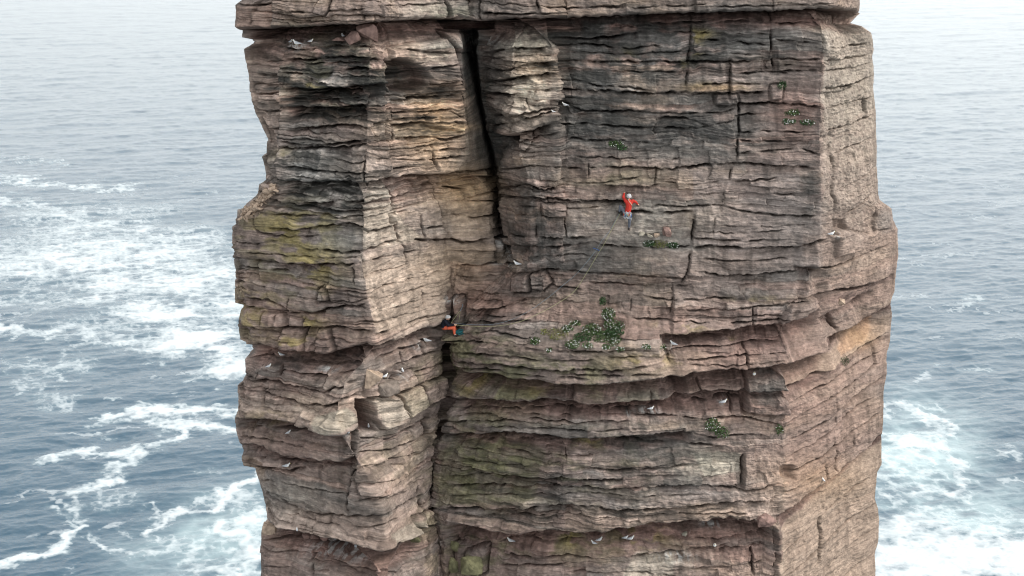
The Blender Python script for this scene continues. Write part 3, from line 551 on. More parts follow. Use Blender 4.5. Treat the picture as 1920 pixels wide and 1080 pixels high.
disp -= rough_w * (0.15 * nmod * np.exp(-(edge_d / 0.028) ** 1.5) + 0.07 * np.exp(-(edge_s / 0.03) ** 1.5) * (hsh2 > 0.45) * (th > 0.22) * nmod)
disp -= 0.05 * rough_w * np.exp(-edge_d / 0.09)
# fine lamination (with some cross-bedding), lumps, pits
lam = fbm(S / 1.5, Zw / 0.055 + 0.0 * S, 3, 53, 0.6)
xb = fbm((S + Z * 1.5) / 1.2, (Zw + 0.16 * S * np.sign(brnd[bi, 3] - 0.5)) / 0.08, 2, 59)
disp *= 1.0
disp += (0.5 + .5 * rough_w) * (0.024 * lam + 0.018 * xb * (brnd[bi, 4] > 0.5)) * (0.6 + 0.8 * nmod)
tl1 = np.abs(np.modf(np.sin(blk * 91.7 + bi * 77.3) * 15731.743)[0]) - .5; tl2 = np.abs(np.modf(np.sin(blk * 53.1 + bi * 17.9) * 9341.77)[0]) - .5
disp += (0.30 * tl1 * (ft - .5) * np.minimum(wj, 2.0) + 0.42 * tl2 * (t_ - .5) * np.minimum(th, .7)) * (1 - .75 * RF)
disp += 0.09 * fbm(S / 3.0, Zw / 0.8, 4, 61) + 0.035 * fbm(S / 0.25, Z / 0.16, 3, 67) + 0.20 * fbm(S / 5, Z / 5, 2, 71)
# heavier, ragged lipped bands where the rock is most weathered
heavy = np.clip(ell(610, 160, 130, 90) + .5 * ell(970, 150, 90, 110) + 0.8 * ell(800, 200, 70, 120) + .7 * ell(620, 360, 120, 70) + .7 * ell(1430, 90, 120, 50) + .6 * ell(1100, 960, 320, 40) + 0.6 * ell(570, 700, 130, 60) + .5 * ell(1000, 860, 200, 60), 0, 1)
saw = 1 - ((Zw / 0.32 + 0.5 * fbm(S / 2.5, Z / 1.0, 2, 77)) % 1.0)
disp += heavy * 0.22 * (saw - 0.5) * np.clip(0.6 + fbm(S / 1.2, Z / 0.6, 3, 79), 0, 1.5)
# crusty lumps on the right face
disp += RF * 0.012 * fbm(S / 0.35, Z / 0.3, 4, 83) + RF * 0.025 * (1 - np.abs(fbm(S / 0.8, Zw / 0.12, 3, 87)))
# keep the traced outline: fade displacement at both silhouettes
colf = np.arange(NC)
keep = sstep(0, 22, colf) * (1 - sstep(NFRONT - 40, NFRONT, colf))
keep = np.where(colf < NFRONT, 0.22 + 0.78 * keep, 0.22)
chm = np.zeros(PX.shape)
for a_, b_, in ((C1, P1),):
    c1 = tcol(C1, py)[:, None]; p1 = tcol(P1, py)[:, None]
    inch = isf & (PX > c1 - 2) & (PX < p1 + 2) & (PY > 55) & (PY < 330)
    chm = np.where(inch, 1.0, 0.0)
disp = np.clip(disp, -3.2, 1.0) * keep[None, :] * (1 - 0.35 * chm)
Nn_ = Nn.copy()
Nn_[:, :, 0] *= np.where(chm > 0, 0.2, 1.0)
Pd = P.copy()
Pd[:, :, 0] += Nn_[:, :, 0] * disp; Pd[:, :, 1] += Nn_[:, :, 1] * disp
# stray chips also shift height a little so that bed edges are not ruled lines
Pd[:, :, 2] += isf * 0.03 * fbm(S / 0.3, Z / 0.5, 2, 91)

# ------------------------------------------------------------------ colour of the rock itself
def mixc_(a, b, m):
    m = m[..., None]; return a * (1 - m) + np.array(b) * m
nlow = fbm(S / 3.5, Zw / 1.1, 4, 101); nmid = fbm(S / 0.9, Zw / 0.35, 4, 103); nf = fbm(S / 0.22, Z / 0.2, 3, 107)
col = np.zeros(PX.shape + (3,)) + np.array((0.235, 0.185, 0.157))
bh = brnd[bi, 5]
col = mixc_(col, (0.27, 0.18, 0.145), sstep(0.6, 0.9, bh) * 0.8)
col = mixc_(col, (0.20, 0.175, 0.155), sstep(0.35, 0.1, bh) * 0.7)
col = mixc_(col, (0.335, 0.25, 0.185), sstep(0.05, 0.7, nlow) * 0.7)
col = mixc_(col, (0.16, 0.145, 0.135), sstep(0.0, 0.7, -nlow) * 0.65)
col = mixc_(col, (0.25, 0.165, 0.14), sstep(0.25, 0.7, hsh) * 0.35)
warm = np.clip(RF + ell(770, 560, 75, 110) + .8 * ell(715, 430, 38, 140) + .7 * ell(800, 300, 55, 60) + .8 * ell(900, 400, 60, 60) + .7 * ell(1000, 200, 45, 90) + .7 * ell(740, 900, 70, 60) + .7 * ell(740, 760, 60, 50) + .5 * ell(600, 750, 90, 40) + .9 * ell(490, 190, 28, 130) + .5 * ell(1440, 900, 60, 90), 0, 1)
col = mixc_(col, (0.40, 0.30, 0.235), warm * (1 - .35 * RF) * (0.62 + 0.25 * nmid.clip(-1, 1)))
pink = np.clip(ell(1490, 210, 55, 65) + ell(1180, 770, 240, 14) + .8 * ell(560, 660, 130, 22) + ell(640, 1035, 110, 22) + ell(700, 58, 260, 14) + ell(1300, 42, 340, 10) + .8 * ell(1150, 1012, 260, 12) + .7 * ell(1400, 660, 120, 60) + .5 * ell(560, 840, 100, 40) + .7 * ell(900, 560, 80, 50) + .4 * ell(1500, 800, 120, 150) + .5*ell(1350, 1040, 110, 40), 0, 1)
col = mixc_(col, (0.27, 0.155, 0.125), pink * 0.75)
tw_ = np.where(isf & (PY > Y0) & (PY < Y1), samp(TW, PX, PY), 0.0)
tcl = np.stack([samp(TC[:, :, k], PX, PY) for k in range(3)], -1) / np.maximum(samp(TW, PX, PY), .05)[..., None]
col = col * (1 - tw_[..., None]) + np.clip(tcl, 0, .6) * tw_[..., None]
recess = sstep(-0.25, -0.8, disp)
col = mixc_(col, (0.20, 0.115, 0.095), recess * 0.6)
# black-grey crust
dk = np.clip(ell(610, 150, 120, 70) + .8 * ell(1200, 100, 160, 60) + .6 * ell(1100, 200, 60, 120) + .7 * ell(1000, 400, 60, 90) + .6 * ell(1330, 250, 110, 30) + .5 * ell(900, 620, 100, 60) + .9 * ell(560, 310, 60, 50) * .6 + .8 * ell(1130, 90, 130, 60) + .8 * ell(1350, 80, 120, 40) + .5 * ell(1150, 230, 140, 80) + .6 * ell(620, 380, 90, 60) + .7 * ell(1520, 350, 22, 60) + .6 * ell(1250, 480, 120, 110) * .4 + .7 * ell(880, 20, 70, 30) + .7 * ell(1240, 850, 120, 70) + .7 * ell(1440, 730, 40, 60) + .6 * ell(1060, 500, 120, 60) + .5 * ell(1320, 220, 100, 60), 0, 1)
col = mixc_(col, (0.085, 0.082, 0.078), sstep(-0.35, 0.75, nmid + 0.6 * dk) * np.clip(dk * 1.0, 0, .9))
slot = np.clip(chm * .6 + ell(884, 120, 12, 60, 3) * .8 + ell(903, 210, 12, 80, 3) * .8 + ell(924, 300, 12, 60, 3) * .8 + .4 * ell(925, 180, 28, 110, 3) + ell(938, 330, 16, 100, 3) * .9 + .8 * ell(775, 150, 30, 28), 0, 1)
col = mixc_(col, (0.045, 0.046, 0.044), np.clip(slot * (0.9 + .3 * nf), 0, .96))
# vertical wash streaks
st = fbm(S / 0.35, Z / 3.0, 3, 113)
col *= (1 - 0.28 * sstep(0.15, 0.8, st))[..., None]
# green algae, yellow lichen
gr = np.clip(ell(900, 880, 80, 70) + .6 * ell(1000, 690, 180, 40) + .5 * ell(1100, 830, 100, 20) + .5 * ell(870, 680, 40, 60) + .9 * ell(1000, 735, 60, 28) + .8 * ell(900, 640, 60, 24) + .9 * ell(1000, 695, 150, 25) + .8 * ell(1050, 880, 160, 70) * .7 + .9 * ell(880, 1050, 60, 40) + ell(1050, 1030, 150, 28) * .9 + .7 * ell(540, 430, 100, 60) + .8 * ell(560, 510, 80, 70) * .7 + .6 * ell(800, 975, 30, 40) + .7 * ell(560, 60, 60, 40) * .6 + .5 * ell(640, 120, 110, 40) + .5 * ell(1160, 330, 70, 25) + .6 * ell(800, 740, 40, 40) * .6 + .6 * ell(1120, 740, 50, 22) + .5 * ell(840, 30, 40, 20) + .4 * ell(640, 200, 90, 40) + .4 * ell(700, 850, 80, 40) * .8 + .5 * ell(900, 790, 60, 30), 0, 1)
col = mixc_(col, (0.125, 0.125, 0.055), gr * sstep(-0.4, 0.6, nmid + 0.5 * nlow) * 0.7)
ye = np.clip(ell(590, 440, 45, 50) + .9 * ell(530, 425, 60, 40) + ell(590, 490, 40, 50) + .8 * ell(480, 560, 40, 40) * .7 + ell(555, 640, 35, 22) + ell(580, 605, 30, 14) + ell(470, 610, 30, 25) * .7 + ell(1172, 103, 16, 10) + ell(1312, 65, 26, 8) + ell(1305, 90, 12, 25) * .7 + ell(1345, 163, 45, 8) + ell(1283, 122, 10, 10) + ell(1275, 608, 40, 6) + ell(1310, 623, 40, 5) + ell(1215, 675, 60, 10) * .8 + ell(875, 725, 14, 20) + ell(1000, 730, 20, 16) + ell(1010, 1030, 20, 14) + ell(1065, 1028, 18, 12) + ell(1210, 1020, 50, 18) * .8 + ell(1100, 838, 20, 10) + ell(1360, 645, 20, 5) + ell(530, 290, 25, 12) * .7 + ell(580, 160, 30, 12) * .6 + ell(1420, 560, 60, 8) * .4 + ell(500, 790, 40, 20) * .5, 0, 1)
col = mixc_(col, (0.29, 0.225, 0.075), ye * sstep(-0.3, 0.35, nmid) * 0.8)
och = np.clip(ell(830, 238, 50, 7) * 1.0 + .75 * ell(810, 260, 60, 60) + .7 * ell(870, 370, 50, 50) + .5 * ell(860, 500, 60, 50) + ell(820, 200, 50, 35) * .5 + ell(900, 350, 60, 30) * .5 + ell(1620, 635, 30, 26) * .9 + ell(1340, 164, 60, 7) + ell(1000, 130, 50, 40) * .5 + ell(1530, 900, 80, 40) * .6, 0, 1)
col = mixc_(col, (0.42, 0.27, 0.135), och * 0.7)
# pale crust (right face top) and pale weathered lips
pl_ = np.clip(.6 * RF * ell(1600, 150, 70, 130, 3) + RF * .3 * ell(1600, 350, 60, 120, 3) + .9 * ell(985, 80, 50, 22) + .8 * ell(990, 180, 40, 50) + .6 * ell(820, 100, 40, 25) + .6 * ell(800, 20, 60, 20) + .8 * ell(1330, 870, 50, 25) * .7 + .5 * ell(1260, 1050, 60, 16) + .35 * ell(620, 360, 100, 50) + .6 * ell(1230, 410, 110, 60) * .5 + .5 * ell(560, 930, 60, 30) * .7, 0, 1)
col = mixc_(col, (0.42, 0.385, 0.30), pl_ * (0.55 + .3 * nf.clip(-1, 1)))
gcr = np.clip(ell(600, 300, 80, 60) * .8 + ell(640, 450, 60, 30) * .9 + ell(620, 360, 90, 40) * .6 + RF * ell(1655, 412, 18, 22, 3) * .8 + ell(520, 930, 50, 30) * .6 + ell(1460, 120, 80, 60) * .5 + ell(1480, 420, 70, 120) * .35, 0, 1)
col = mixc_(col, (0.19, 0.185, 0.175), gcr * 0.8)
# lichen speckle
spk = fbm(S / 0.07, Z / 0.07, 2, 127)
col = mixc_(col, (0.12, 0.125, 0.105), sstep(0.25, 0.6, spk + 0.3 * nmid) * 0.13)
# dark brown soil where the sea campion grows
soil = np.clip(ell(1115, 622, 65, 34) + .8 * ell(1150, 590, 22, 36), 0, 1)
col = mixc_(col, (0.085, 0.06, 0.045), soil * sstep(-.6, .3, nmid) * .85)
# guano
gu = np.clip(ell(944, 455, 12, 10) + ell(950, 478, 12, 8) + ell(945, 498, 20, 4) + ell(1220, 778, 18, 4) + ell(725, 712, 18, 6) + ell(759, 702, 6, 9) + ell(610, 1040, 40, 12) * .8 + ell(665, 1050, 30, 12) * .8 + ell(795, 650, 8, 7) + ell(653, 815, 10, 5) + ell(545, 88, 18, 8) + ell(845, 563, 16, 6) + ell(1340, 998, 16, 4) + ell(1270, 1050, 30, 7) * .8 + ell(1180, 782, 5, 5) + ell(900, 78, 20, 8) * .6 + ell(1190, 170, 10, 10) * .6 + ell(1560, 440, 6, 5) + ell(600, 700, 18, 5) * .8 + ell(1260, 655, 8, 8) * .5 + ell(1362, 762, 6, 5), 0, 1)
col = mixc_(col, (0.55, 0.54, 0.52), gu * sstep(0.0, 0.35, fbm(S / 0.12, Z / 0.22, 3, 131) + .15) * 0.85)
lamc = fbm(S / 1.1, Zw / 0.06, 4, 137, .65); lamd = fbm(S / 2.6, Zw / 0.22, 4, 139, .6)
str_ = np.clip(.45 + .9 * heavy - .25 * RF + .3 * dk, .2, 1.2)
col *= np.exp(str_ * (.50 * lamc + .62 * lamd + .06) + .2 * nf)[..., None]
dark_streak = np.clip(heavy * 1.1 + dk * .8 + ell(560, 330, 70, 70) * .4, 0, 1) * sstep(.02, .5, fbm(S / 1.9, Zw / 0.3, 4, 143, .6) - .12 + .25 * dk)
col = mixc_(col, (0.04, 0.04, 0.037), dark_streak * .85)  # near-black streaks along the bedding, strongest in the heavy bands
col *= (1 - 0.5 * crack.clip(0, 1))[..., None]      # crack shade painted into the colour along joints and bed lines
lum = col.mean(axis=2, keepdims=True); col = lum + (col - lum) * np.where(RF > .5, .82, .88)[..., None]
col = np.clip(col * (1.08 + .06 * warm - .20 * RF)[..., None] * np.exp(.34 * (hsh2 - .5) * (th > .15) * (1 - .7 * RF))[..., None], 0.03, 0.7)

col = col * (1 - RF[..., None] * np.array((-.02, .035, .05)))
# extend the stack up past the frame and down into the sea with coarse rings
top = Pd[0].copy(); bot = Pd[-1].copy()
rings_top = []; cen = top.mean(axis=0)
for k, (zz, sc_) in enumerate(((118, .62), (118, .8), (117, .92), (112, .97), (106, .95), (100, .99), (94, .98), (90, 1.0), (86, 1.0))):
    q = top.copy(); q[:, :2] = cen[:2] + (q[:, :2] - cen[:2]) * sc_
    q[:, 2] = zz + 0.5 * fbm(S1 / 3, S1 * 0 + k, 3, 7); q[:, :2] += (fbm(S1 / 2, S1 * 0 + k * 3, 3, 9) * 0.4)[:, None]
    rings_top.append(q)
rings_bot = []; cenb = bot.mean(axis=0)
for k, (zz, sc_) in enumerate(((21, 1.0), (16, 1.0), (11, 1.02), (7, 1.06), (3, 1.12), (0.5, 1.22), (-3, 1.4))):
    q = bot.copy(); q[:, :2] = cenb[:2] + (q[:, :2] - cenb[:2]) * sc_
    q[:, 2] = zz + 0.3 * fbm(S1 / 3, S1 * 0 + k, 3, 17); q[:, :2] += (fbm(S1 / 2, S1 * 0 + k * 3, 3, 19) * 0.5)[:, None]
    rings_bot.append(q)
zmin = bot[:, 2].min()
rings_bot = [q for q in rings_bot if q[:, 2].max() < zmin - 0.5]
ct = np.repeat(cen[None, :], NC, 0); ct[:, 2] = 118.2
ALL = np.concatenate([ct[None], np.array(rings_top), Pd, np.array(rings_bot)], axis=0)
cc = np.array((0.24, 0.185, 0.155))
nt_, nb_ = len(rings_top) + 1, len(rings_bot)
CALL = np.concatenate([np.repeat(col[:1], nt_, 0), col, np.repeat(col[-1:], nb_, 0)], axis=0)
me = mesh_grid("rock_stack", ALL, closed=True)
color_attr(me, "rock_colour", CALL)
m_rock, nt, b = new_mat("sandstone")
b.inputs['Roughness'].default_value = 0.92; b.inputs['Specular IOR Level'].default_value = 0.2
an = nt.nodes.new('ShaderNodeAttribute'); an.attribute_name = "rock_colour"
tc = nt.nodes.new('ShaderNodeTexCoord')
def noise_node(nt, vec, scale, detail, sc=(1, 1, 1)):
    mp = nt.nodes.new('ShaderNodeMapping'); mp.inputs['Scale'].default_value = sc
    no = nt.nodes.new('ShaderNodeTexNoise'); no.inputs['Scale'].default_value = scale; no.inputs['Detail'].default_value = detail
    no.inputs['Roughness'].default_value = 0.65
    nt.links.new(vec, mp.inputs[0]); nt.links.new(mp.outputs[0], no.inputs['Vector']); return no
n1 = noise_node(nt, tc.outputs['Object'], 5.0, 6); n2 = noise_node(nt, tc.outputs['Object'], 2.0, 6, (1, 1, 9))
mr = nt.nodes.new('ShaderNodeMapRange'); mr.inputs[1].default_value = .25; mr.inputs[2].default_value = .75; mr.inputs[3].default_value = .64; mr.inputs[4].default_value = 1.32
nt.links.new(n1.outputs[0], mr.inputs[0])
mr2 = nt.nodes.new('ShaderNodeMapRange'); mr2.inputs[1].default_value = .3; mr2.inputs[2].default_value = .7; mr2.inputs[3].default_value = .78; mr2.inputs[4].default_value = 1.2
nt.links.new(n2.outputs[0], mr2.inputs[0])
mu = nt.nodes.new('ShaderNodeMath'); mu.operation = 'MULTIPLY'; nt.links.new(mr.outputs[0], mu.inputs[0]); nt.links.new(mr2.outputs[0], mu.inputs[1])
vm = nt.nodes.new('ShaderNodeVectorMath'); vm.operation = 'SCALE'
nt.links.new(an.outputs['Color'], vm.inputs[0]); nt.links.new(mu.outputs[0], vm.inputs['Scale']); nt.links.new(vm.outputs[0], b.inputs['Base Color'])
bp = nt.nodes.new('ShaderNodeBump'); bp.inputs['Strength'].default_value = .9; bp.inputs['Distance'].default_value = .06
nt.links.new(mu.outputs[0], bp.inputs['Height']); nt.links.new(bp.outputs[0], b.inputs['Normal'])
rock = link("rock_stack", me, None, [m_rock])
tag(rock, "tall banded red sandstone sea stack rising from the sea", "rock stack", None, 'structure')

# projected pixel of every displaced front vertex, to stand things on the rock
Vf = Pd[:, :NFRONT].reshape(-1, 3)
dx_, dy_, dz_ = Vf[:, 0], Vf[:, 1], Vf[:, 2] - H
dep = dy_ * CP - dz_ * SP; up_ = dy_ * SP + dz_ * CP
QX = 960 + F * dx_ / dep; QY = 540 - F * up_ / dep
def surf(px, pyy, r=2.5):
    m = (np.abs(QX - px) < r) & (np.abs(QY - pyy) < r)
    if not m.any(): return surf(px, pyy, r * 2)
    return float(np.percentile(Vf[m, 1], 15))
def on_rock(px, pyy, out=0.0, r=2.5):
    return Vector(at(px, pyy, surf(px, pyy, r) - out))

# ------------------------------------------------------------------ the sea
def sea():
    pyr = np.concatenate([np.arange(-149, -60, 2.0), np.arange(-60, 1100, 1.35), np.arange(1100, 1600, 14.0), np.arange(1600, 6000, 300.0)])
    pxc = np.concatenate([np.arange(-4200, -60, 120.0), np.arange(-60, 520, 1.5), np.arange(520, 1590, 14.0), np.arange(1590, 1980, 1.5), np.arange(1980, 6100, 120.0)])
    gx, gy = np.meshgrid(pxc, pyr)
    X, Y = sea_at(gx, gy)
    D = np.hypot(X, Y)
    # wind sea: crests roughly across the view, sharpened
    ca, sa = math.cos(-0.28), math.sin(-0.28)
    U = X * ca - Y * sa; V = X * sa + Y * ca
    wv = 0.0
    for (wl_, ax, amp, sd_) in ((26, 2.4, .55, 1), (11, 2.6, .34, 2), (5.2, 2.2, .20, 3), (2.4, 1.9, .10, 4), (1.1, 1.6, .045, 5)):
        fade = np.clip(1.3 - D / (wl_ * 420.0), 0, 1)
        amp = amp * (.7 if wl_ > 6 else 1.05)
        n = vnoise(U / (wl_ * ax * .5) + 0.2 * V / wl_, V / (wl_ * .5), 200 + sd_)
        n2_ = vnoise(U / (wl_ * ax * .5) - 0.35 * V / wl_ + 9, V / (wl_ * .55), 210 + sd_)
        r_ = 1 - np.abs(n + 0.5 * n2_) * 1.3
        wv = wv + amp * fade * (0.55 * r_ + 0.45 * n2_)
    Zs = wv * np.clip((D + 60) / 200.0, .3, 1)
    Zs = np.where(gx < -4000, 0, Zs)
    # foam laid out where the swell breaks round the stack
    foam = np.zeros(gx.shape); aer = np.zeros(gx.shape)
    wob = fbm(U / 9.0, V / 9.0, 4, 301); wob2 = fbm(U / 5.0 + 7, V / 5.0, 4, 305)
    fw1 = fbm(U / 2.2, V / 2.2, 4, 307, .62); fw2 = fbm(U / 2.2 + 31, V / 2.2, 4, 309, .62)
    qx = gx + wob * 20 + fw1 * 11; qy = gy + wob2 * 9 + fw2 * 6
    def stroke(w, s, *pts):
        nonlocal foam
        dist = np.full(gx.shape, 1e9)
        for (xa, ya), (xb, yb) in zip(pts[:-1], pts[1:]):
            t = np.clip(((qx - xa) * (xb - xa) + (qy - ya) * (yb - ya) * 4) / ((xb - xa) ** 2 + 4 * (yb - ya) ** 2), 0, 1)
            dist = np.minimum(dist, np.hypot(qx - xa - t * (xb - xa), 1.35 * (qy - ya - t * (yb - ya))))
        foam = np.maximum(foam, s * (1 - sstep(0, w * 2.6, dist)))
    def blob(cx, cy, rx, ry, s, arr=None):
        nonlocal foam, aer
        e = s * (1 - sstep(.15, 1.55, np.hypot((qx - cx) / rx, (qy - cy) / ry)))
        if arr is None: foam = np.maximum(foam, e)
        else: aer = np.maximum(aer, e)
    stroke(5, .8, (-40, 333), (60, 343), (130, 350), (220, 354), (260, 348)); stroke(3, .5, (-20, 303), (60, 306), (140, 312))
    stroke(9, .8, (-20, 375), (60, 380), (100, 400), (170, 420), (230, 430), (280, 432)); blob(90, 405, 90, 26, .6); blob(250, 400, 90, 25, .45); blob(330, 530, 140, 40, .9); blob(60, 560, 120, 30, .5); blob(180, 620, 110, 25, .6)
    blob(200, 480, 260, 55, .85); blob(60, 500, 150, 40, .75); blob(330, 470, 120, 45, .8); blob(140, 440, 110, 30, .7); blob(380, 520, 120, 40, .8)
    blob(250, 530, 150, 35, .85); blob(300, 590, 110, 30, 1.0); blob(360, 640, 120, 32, 1.0); blob(430, 690, 60, 28, 1.0); blob(200, 560, 50, 25, .7); blob(250, 640, 90, 22, .75); blob(130, 640, 60, 18, .5)
    blob(430, 580, 50, 50, .75); stroke(10, .75, (-20, 620), (40, 622), (100, 632)); blob(120, 690, 60, 30, .55); blob(60, 725, 60, 25, .42); blob(110, 750, 50, 22, .5); blob(30, 690, 50, 30, .4)
    stroke(9, .95, (195, 800), (215, 785), (260, 772), (330, 770), (400, 768), (450, 775)); stroke(10, .9, (300, 790), (350, 795), (400, 800), (450, 812)); stroke(9, .9, (340, 795), (330, 825), (270, 845), (232, 862)); stroke(8, .85, (240, 845), (170, 860), (110, 855), (70, 870))
    stroke(7, .7, (235, 870), (200, 890), (230, 900)); stroke(9, .75, (225, 885), (170, 920), (130, 960), (160, 985)); stroke(9, 1, (160, 985), (130, 1010), (112, 1035), (60, 1048), (-20, 1066)); stroke(7, .7, (100, 960), (150, 1000)); stroke(5, .65, (170, 1010), (210, 1045), (250, 1045))
    stroke(8, 1, (285, 1000), (320, 975), (345, 958), (400, 945), (470, 912), (500, 895)); stroke(5, .6, (285, 940), (300, 970), (290, 1000), (300, 1020)); blob(230, 940, 80, 25, .4)
    blob(470, 1010, 75, 70, .85); blob(440, 940, 60, 25, .6); blob(430, 1060, 100, 40, .72); blob(330, 1030, 60, 30, .42)
    blob(450, 1010, 130, 90, .9, 1); blob(380, 1050, 160, 60, .6, 1); blob(1720, 860, 130, 110, 1.0, 1); blob(1780, 960, 200, 60, 1.0, 1)
    blob(1760, 1060, 230, 100, 1.0); blob(1690, 1010, 120, 80, .85); blob(1900, 1050, 120, 60, 1.0); blob(1670, 900, 50, 80, .6); blob(1720, 830, 90, 28, .65); stroke(10, .85, (1655, 765), (1700, 765), (1760, 790), (1790, 815))
    stroke(10, .8, (1720, 790), (1780, 830), (1800, 870), (1790, 910), (1760, 925)); stroke(7, .7, (1680, 838), (1720, 842), (1750, 870)); blob(1730, 920, 80, 40, .62)
    r9 = np.random.default_rng(4)
    for _ in range(46):
        cx, cy = (r9.uniform(0, 450), r9.uniform(560, 1075)) if r9.random() < .8 else (r9.uniform(1660, 1915), r9.uniform(560, 960))
        blob(cx, cy, r9.uniform(10, 38), r9.uniform(3, 10), r9.uniform(.35, .6))
    lace = 1 - np.abs(fbm(U / 3.0, V / 3.0, 4, 311)) * 2.0
    lace2 = 1 - np.abs(fbm(U / 1.1, V / 1.1, 3, 317)) * 2.0
    tx = .5 + .42 * fbm(U / 6.0, V / 2.5, 4, 321)
    cov = foam * 1.22 - 0.36 + (.42 - .18 * foam) * lace + (.34 - .2 * foam) * lace2 + .5 * (tx - .5) + .08 * fw1
    fo = sstep(.0, 1.15, cov + .12 * (foam > .9)) * sstep(.0, .35, foam)
    # scattered streaks between
    fo = np.maximum(fo, .55 * sstep(.55, .8, fbm(U / 14, V / 5, 4, 331)) * sstep(.4, .9, lace) * (gy > 330))
    co = np.stack([X, Y, Zs + .06 * fo], -1)
    m_ = mesh_grid("sea", co)
    float_attr(m_, "foam", fo); float_attr(m_, "aerated", np.clip(np.maximum(aer * (.62 + .3 * wob + .25 * lace), .38 * foam * (.6 + .5 * lace)), 0, 1))
    for p_ in (): pass
    m_.polygons.foreach_set("use_smooth", np.ones(len(m_.polygons), bool))
    mt, nt, b = new_mat("sea_water")
    fa = nt.nodes.new('ShaderNodeAttribute'); fa.attribute_name = "foam"
    aa = nt.nodes.new('ShaderNodeAttribute'); aa.attribute_name = "aerated"
    tc = nt.nodes.new('ShaderNodeTexCoord')
    m1 = nt.nodes.new('ShaderNodeMix'); m1.data_type = 'RGBA'
    m1.inputs[6].default_value = (0.028, 0.070, 0.108, 1); m1.inputs[7].default_value = (0.36, 0.46, 0.48, 1)
    nt.links.new(aa.outputs['Fac'], m1.inputs[0])
    fn = noise_node(nt, tc.outputs['Object'], 1.6, 6, (1, 1, 1))
    ad = nt.nodes.new('ShaderNodeMath'); ad.operation = 'MULTIPLY_ADD'
    nt.links.new(fn.outputs[0], ad.inputs[0]); ad.inputs[1].default_value = .9; ad.inputs[2].default_value = -0.45
    ad2 = nt.nodes.new('ShaderNodeMath'); ad2.operation = 'ADD'; nt.links.new(ad.outputs[0], ad2.inputs[0]); nt.links.new(fa.outputs['Fac'], ad2.inputs[1])
    rp = nt.nodes.new('ShaderNodeMapRange'); rp.inputs[1].default_value = .05; rp.inputs[2].default_value = 1.3
    nt.links.new(ad2.outputs[0], rp.inputs[0])
    mm = nt.nodes.new('ShaderNodeMath'); mm.operation = 'MULTIPLY'
    gt = nt.nodes.new('ShaderNodeMapRange'); gt.inputs[1].default_value = .02; gt.inputs[2].default_value = .2; nt.links.new(fa.outputs['Fac'], gt.inputs[0])
    nt.links.new(rp.outputs[0], mm.inputs[0]); nt.links.new(gt.outputs[0], mm.inputs[1])
    m2 = nt.nodes.new('ShaderNodeMix'); m2.data_type = 'RGBA'; m2.inputs[7].default_value = (0.60, 0.635, 0.65, 1)
    nt.links.new(mm.outputs[0], m2.inputs[0]); nt.links.new(m1.outputs[2], m2.inputs[6]); nt.links.new(m2.outputs[2], b.inputs['Base Color'])
    rr = nt.nodes.new('ShaderNodeMapRange'); rr.inputs[3].default_value = .18; rr.inputs[4].default_value = .8; nt.links.new(mm.outputs[0], rr.inputs[0]); nt.links.new(rr.outputs[0], b.inputs['Roughness'])
    b.inputs['IOR'].default_value = 1.38
    rn = noise_node(nt, tc.outputs['Object'], .9, 5, (.6, 1.2, 1))
    bp = nt.nodes.new('ShaderNodeBump'); bp.inputs['Strength'].default_value = .4; bp.inputs['Distance'].default_value = .24
    nt.links.new(rn.outputs[0], bp.inputs['Height']); nt.links.new(bp.outputs[0], b.inputs['Normal'])
    o = link("sea", m_, None, [mt]); tag(o, None, None, None, 'structure'); o['label'] = "blue grey sea with white foam around the rock stack"
sea()
#@@THINGS
# ------------------------------------------------------------------ depth of the rock at each photo pixel
DW, DH = 1920, 1080
DEP = np.full((DH, DW), 1e9)
mk = (QX > 0) & (QX < DW - 1) & (QY > 0) & (QY < DH - 1)
np.minimum.at(DEP, (QY[mk].astype(int), QX[mk].astype(int)), Vf[mk, 1])
def surf(px, pyy, r=2):
    x, y = int(round(px)), int(round(pyy))
    while True:
        w = DEP[max(0, y - r):y + r + 1, max(0, x - r):x + r + 1]; w = w[w < 1e8]
        if w.size: return float(np.median(w))
        r += 2
def on_rock(px, pyy, out=0.0, r=2):
    return Vector(at(px, pyy, surf(px, pyy, r) - out))
def empty(name, loc):
    o = bpy.data.objects.new(name, None); scene.collection.objects.link(o); o.location = loc; o.empty_display_size = .2
    return o
def obj_from_bm(name, bm, mats, parent=None, smooth=True, world=True):
    me = bpy.data.meshes.new(name); 
    if parent is not None and world:
        bmesh.ops.translate(bm, verts=bm.verts, vec=-parent.location)
    bm.to_mesh(me); bm.free()
    if smooth: me.polygons.foreach_set("use_smooth", np.ones(len(me.polygons), bool))
    return link(name, me, parent, mats)

# ---- primitive shapers
def add_ring_tube(bm, pts, rads, seg=8, cap=True, mat=0):
    rings = []
    n = len(pts); pts = [Vector(p) for p in pts]
    prev = None
    for i, p in enumerate(pts):
        t = (pts[min(i + 1, n - 1)] - pts[max(i - 1, 0)]).normalized()
        ref = Vector((0, 0, 1)) if abs(t.z) < .9 else Vector((1, 0, 0))
        if prev is not None: ref = prev
        u = (ref - t * ref.dot(t))
        if u.length < 1e-5: u = t.orthogonal()
        u.normalize(); v = t.cross(u); prev = u
        r = rads[i]; rx, ry = r if isinstance(r, tuple) else (r, r)
        rings.append([bm.verts.new(p + u * rx * math.cos(a) + v * ry * math.sin(a)) for a in [2 * math.pi * k / seg for k in range(seg)]])
    for a, b_ in zip(rings[:-1], rings[1:]):
        for k in range(seg):
            f = bm.faces.new((a[k], a[(k + 1) % seg], b_[(k + 1) % seg], b_[k])); f.material_index = mat
    if cap:
        f = bm.faces.new(rings[0][::-1]); f.material_index = mat; f = bm.faces.new(rings[-1]); f.material_index = mat
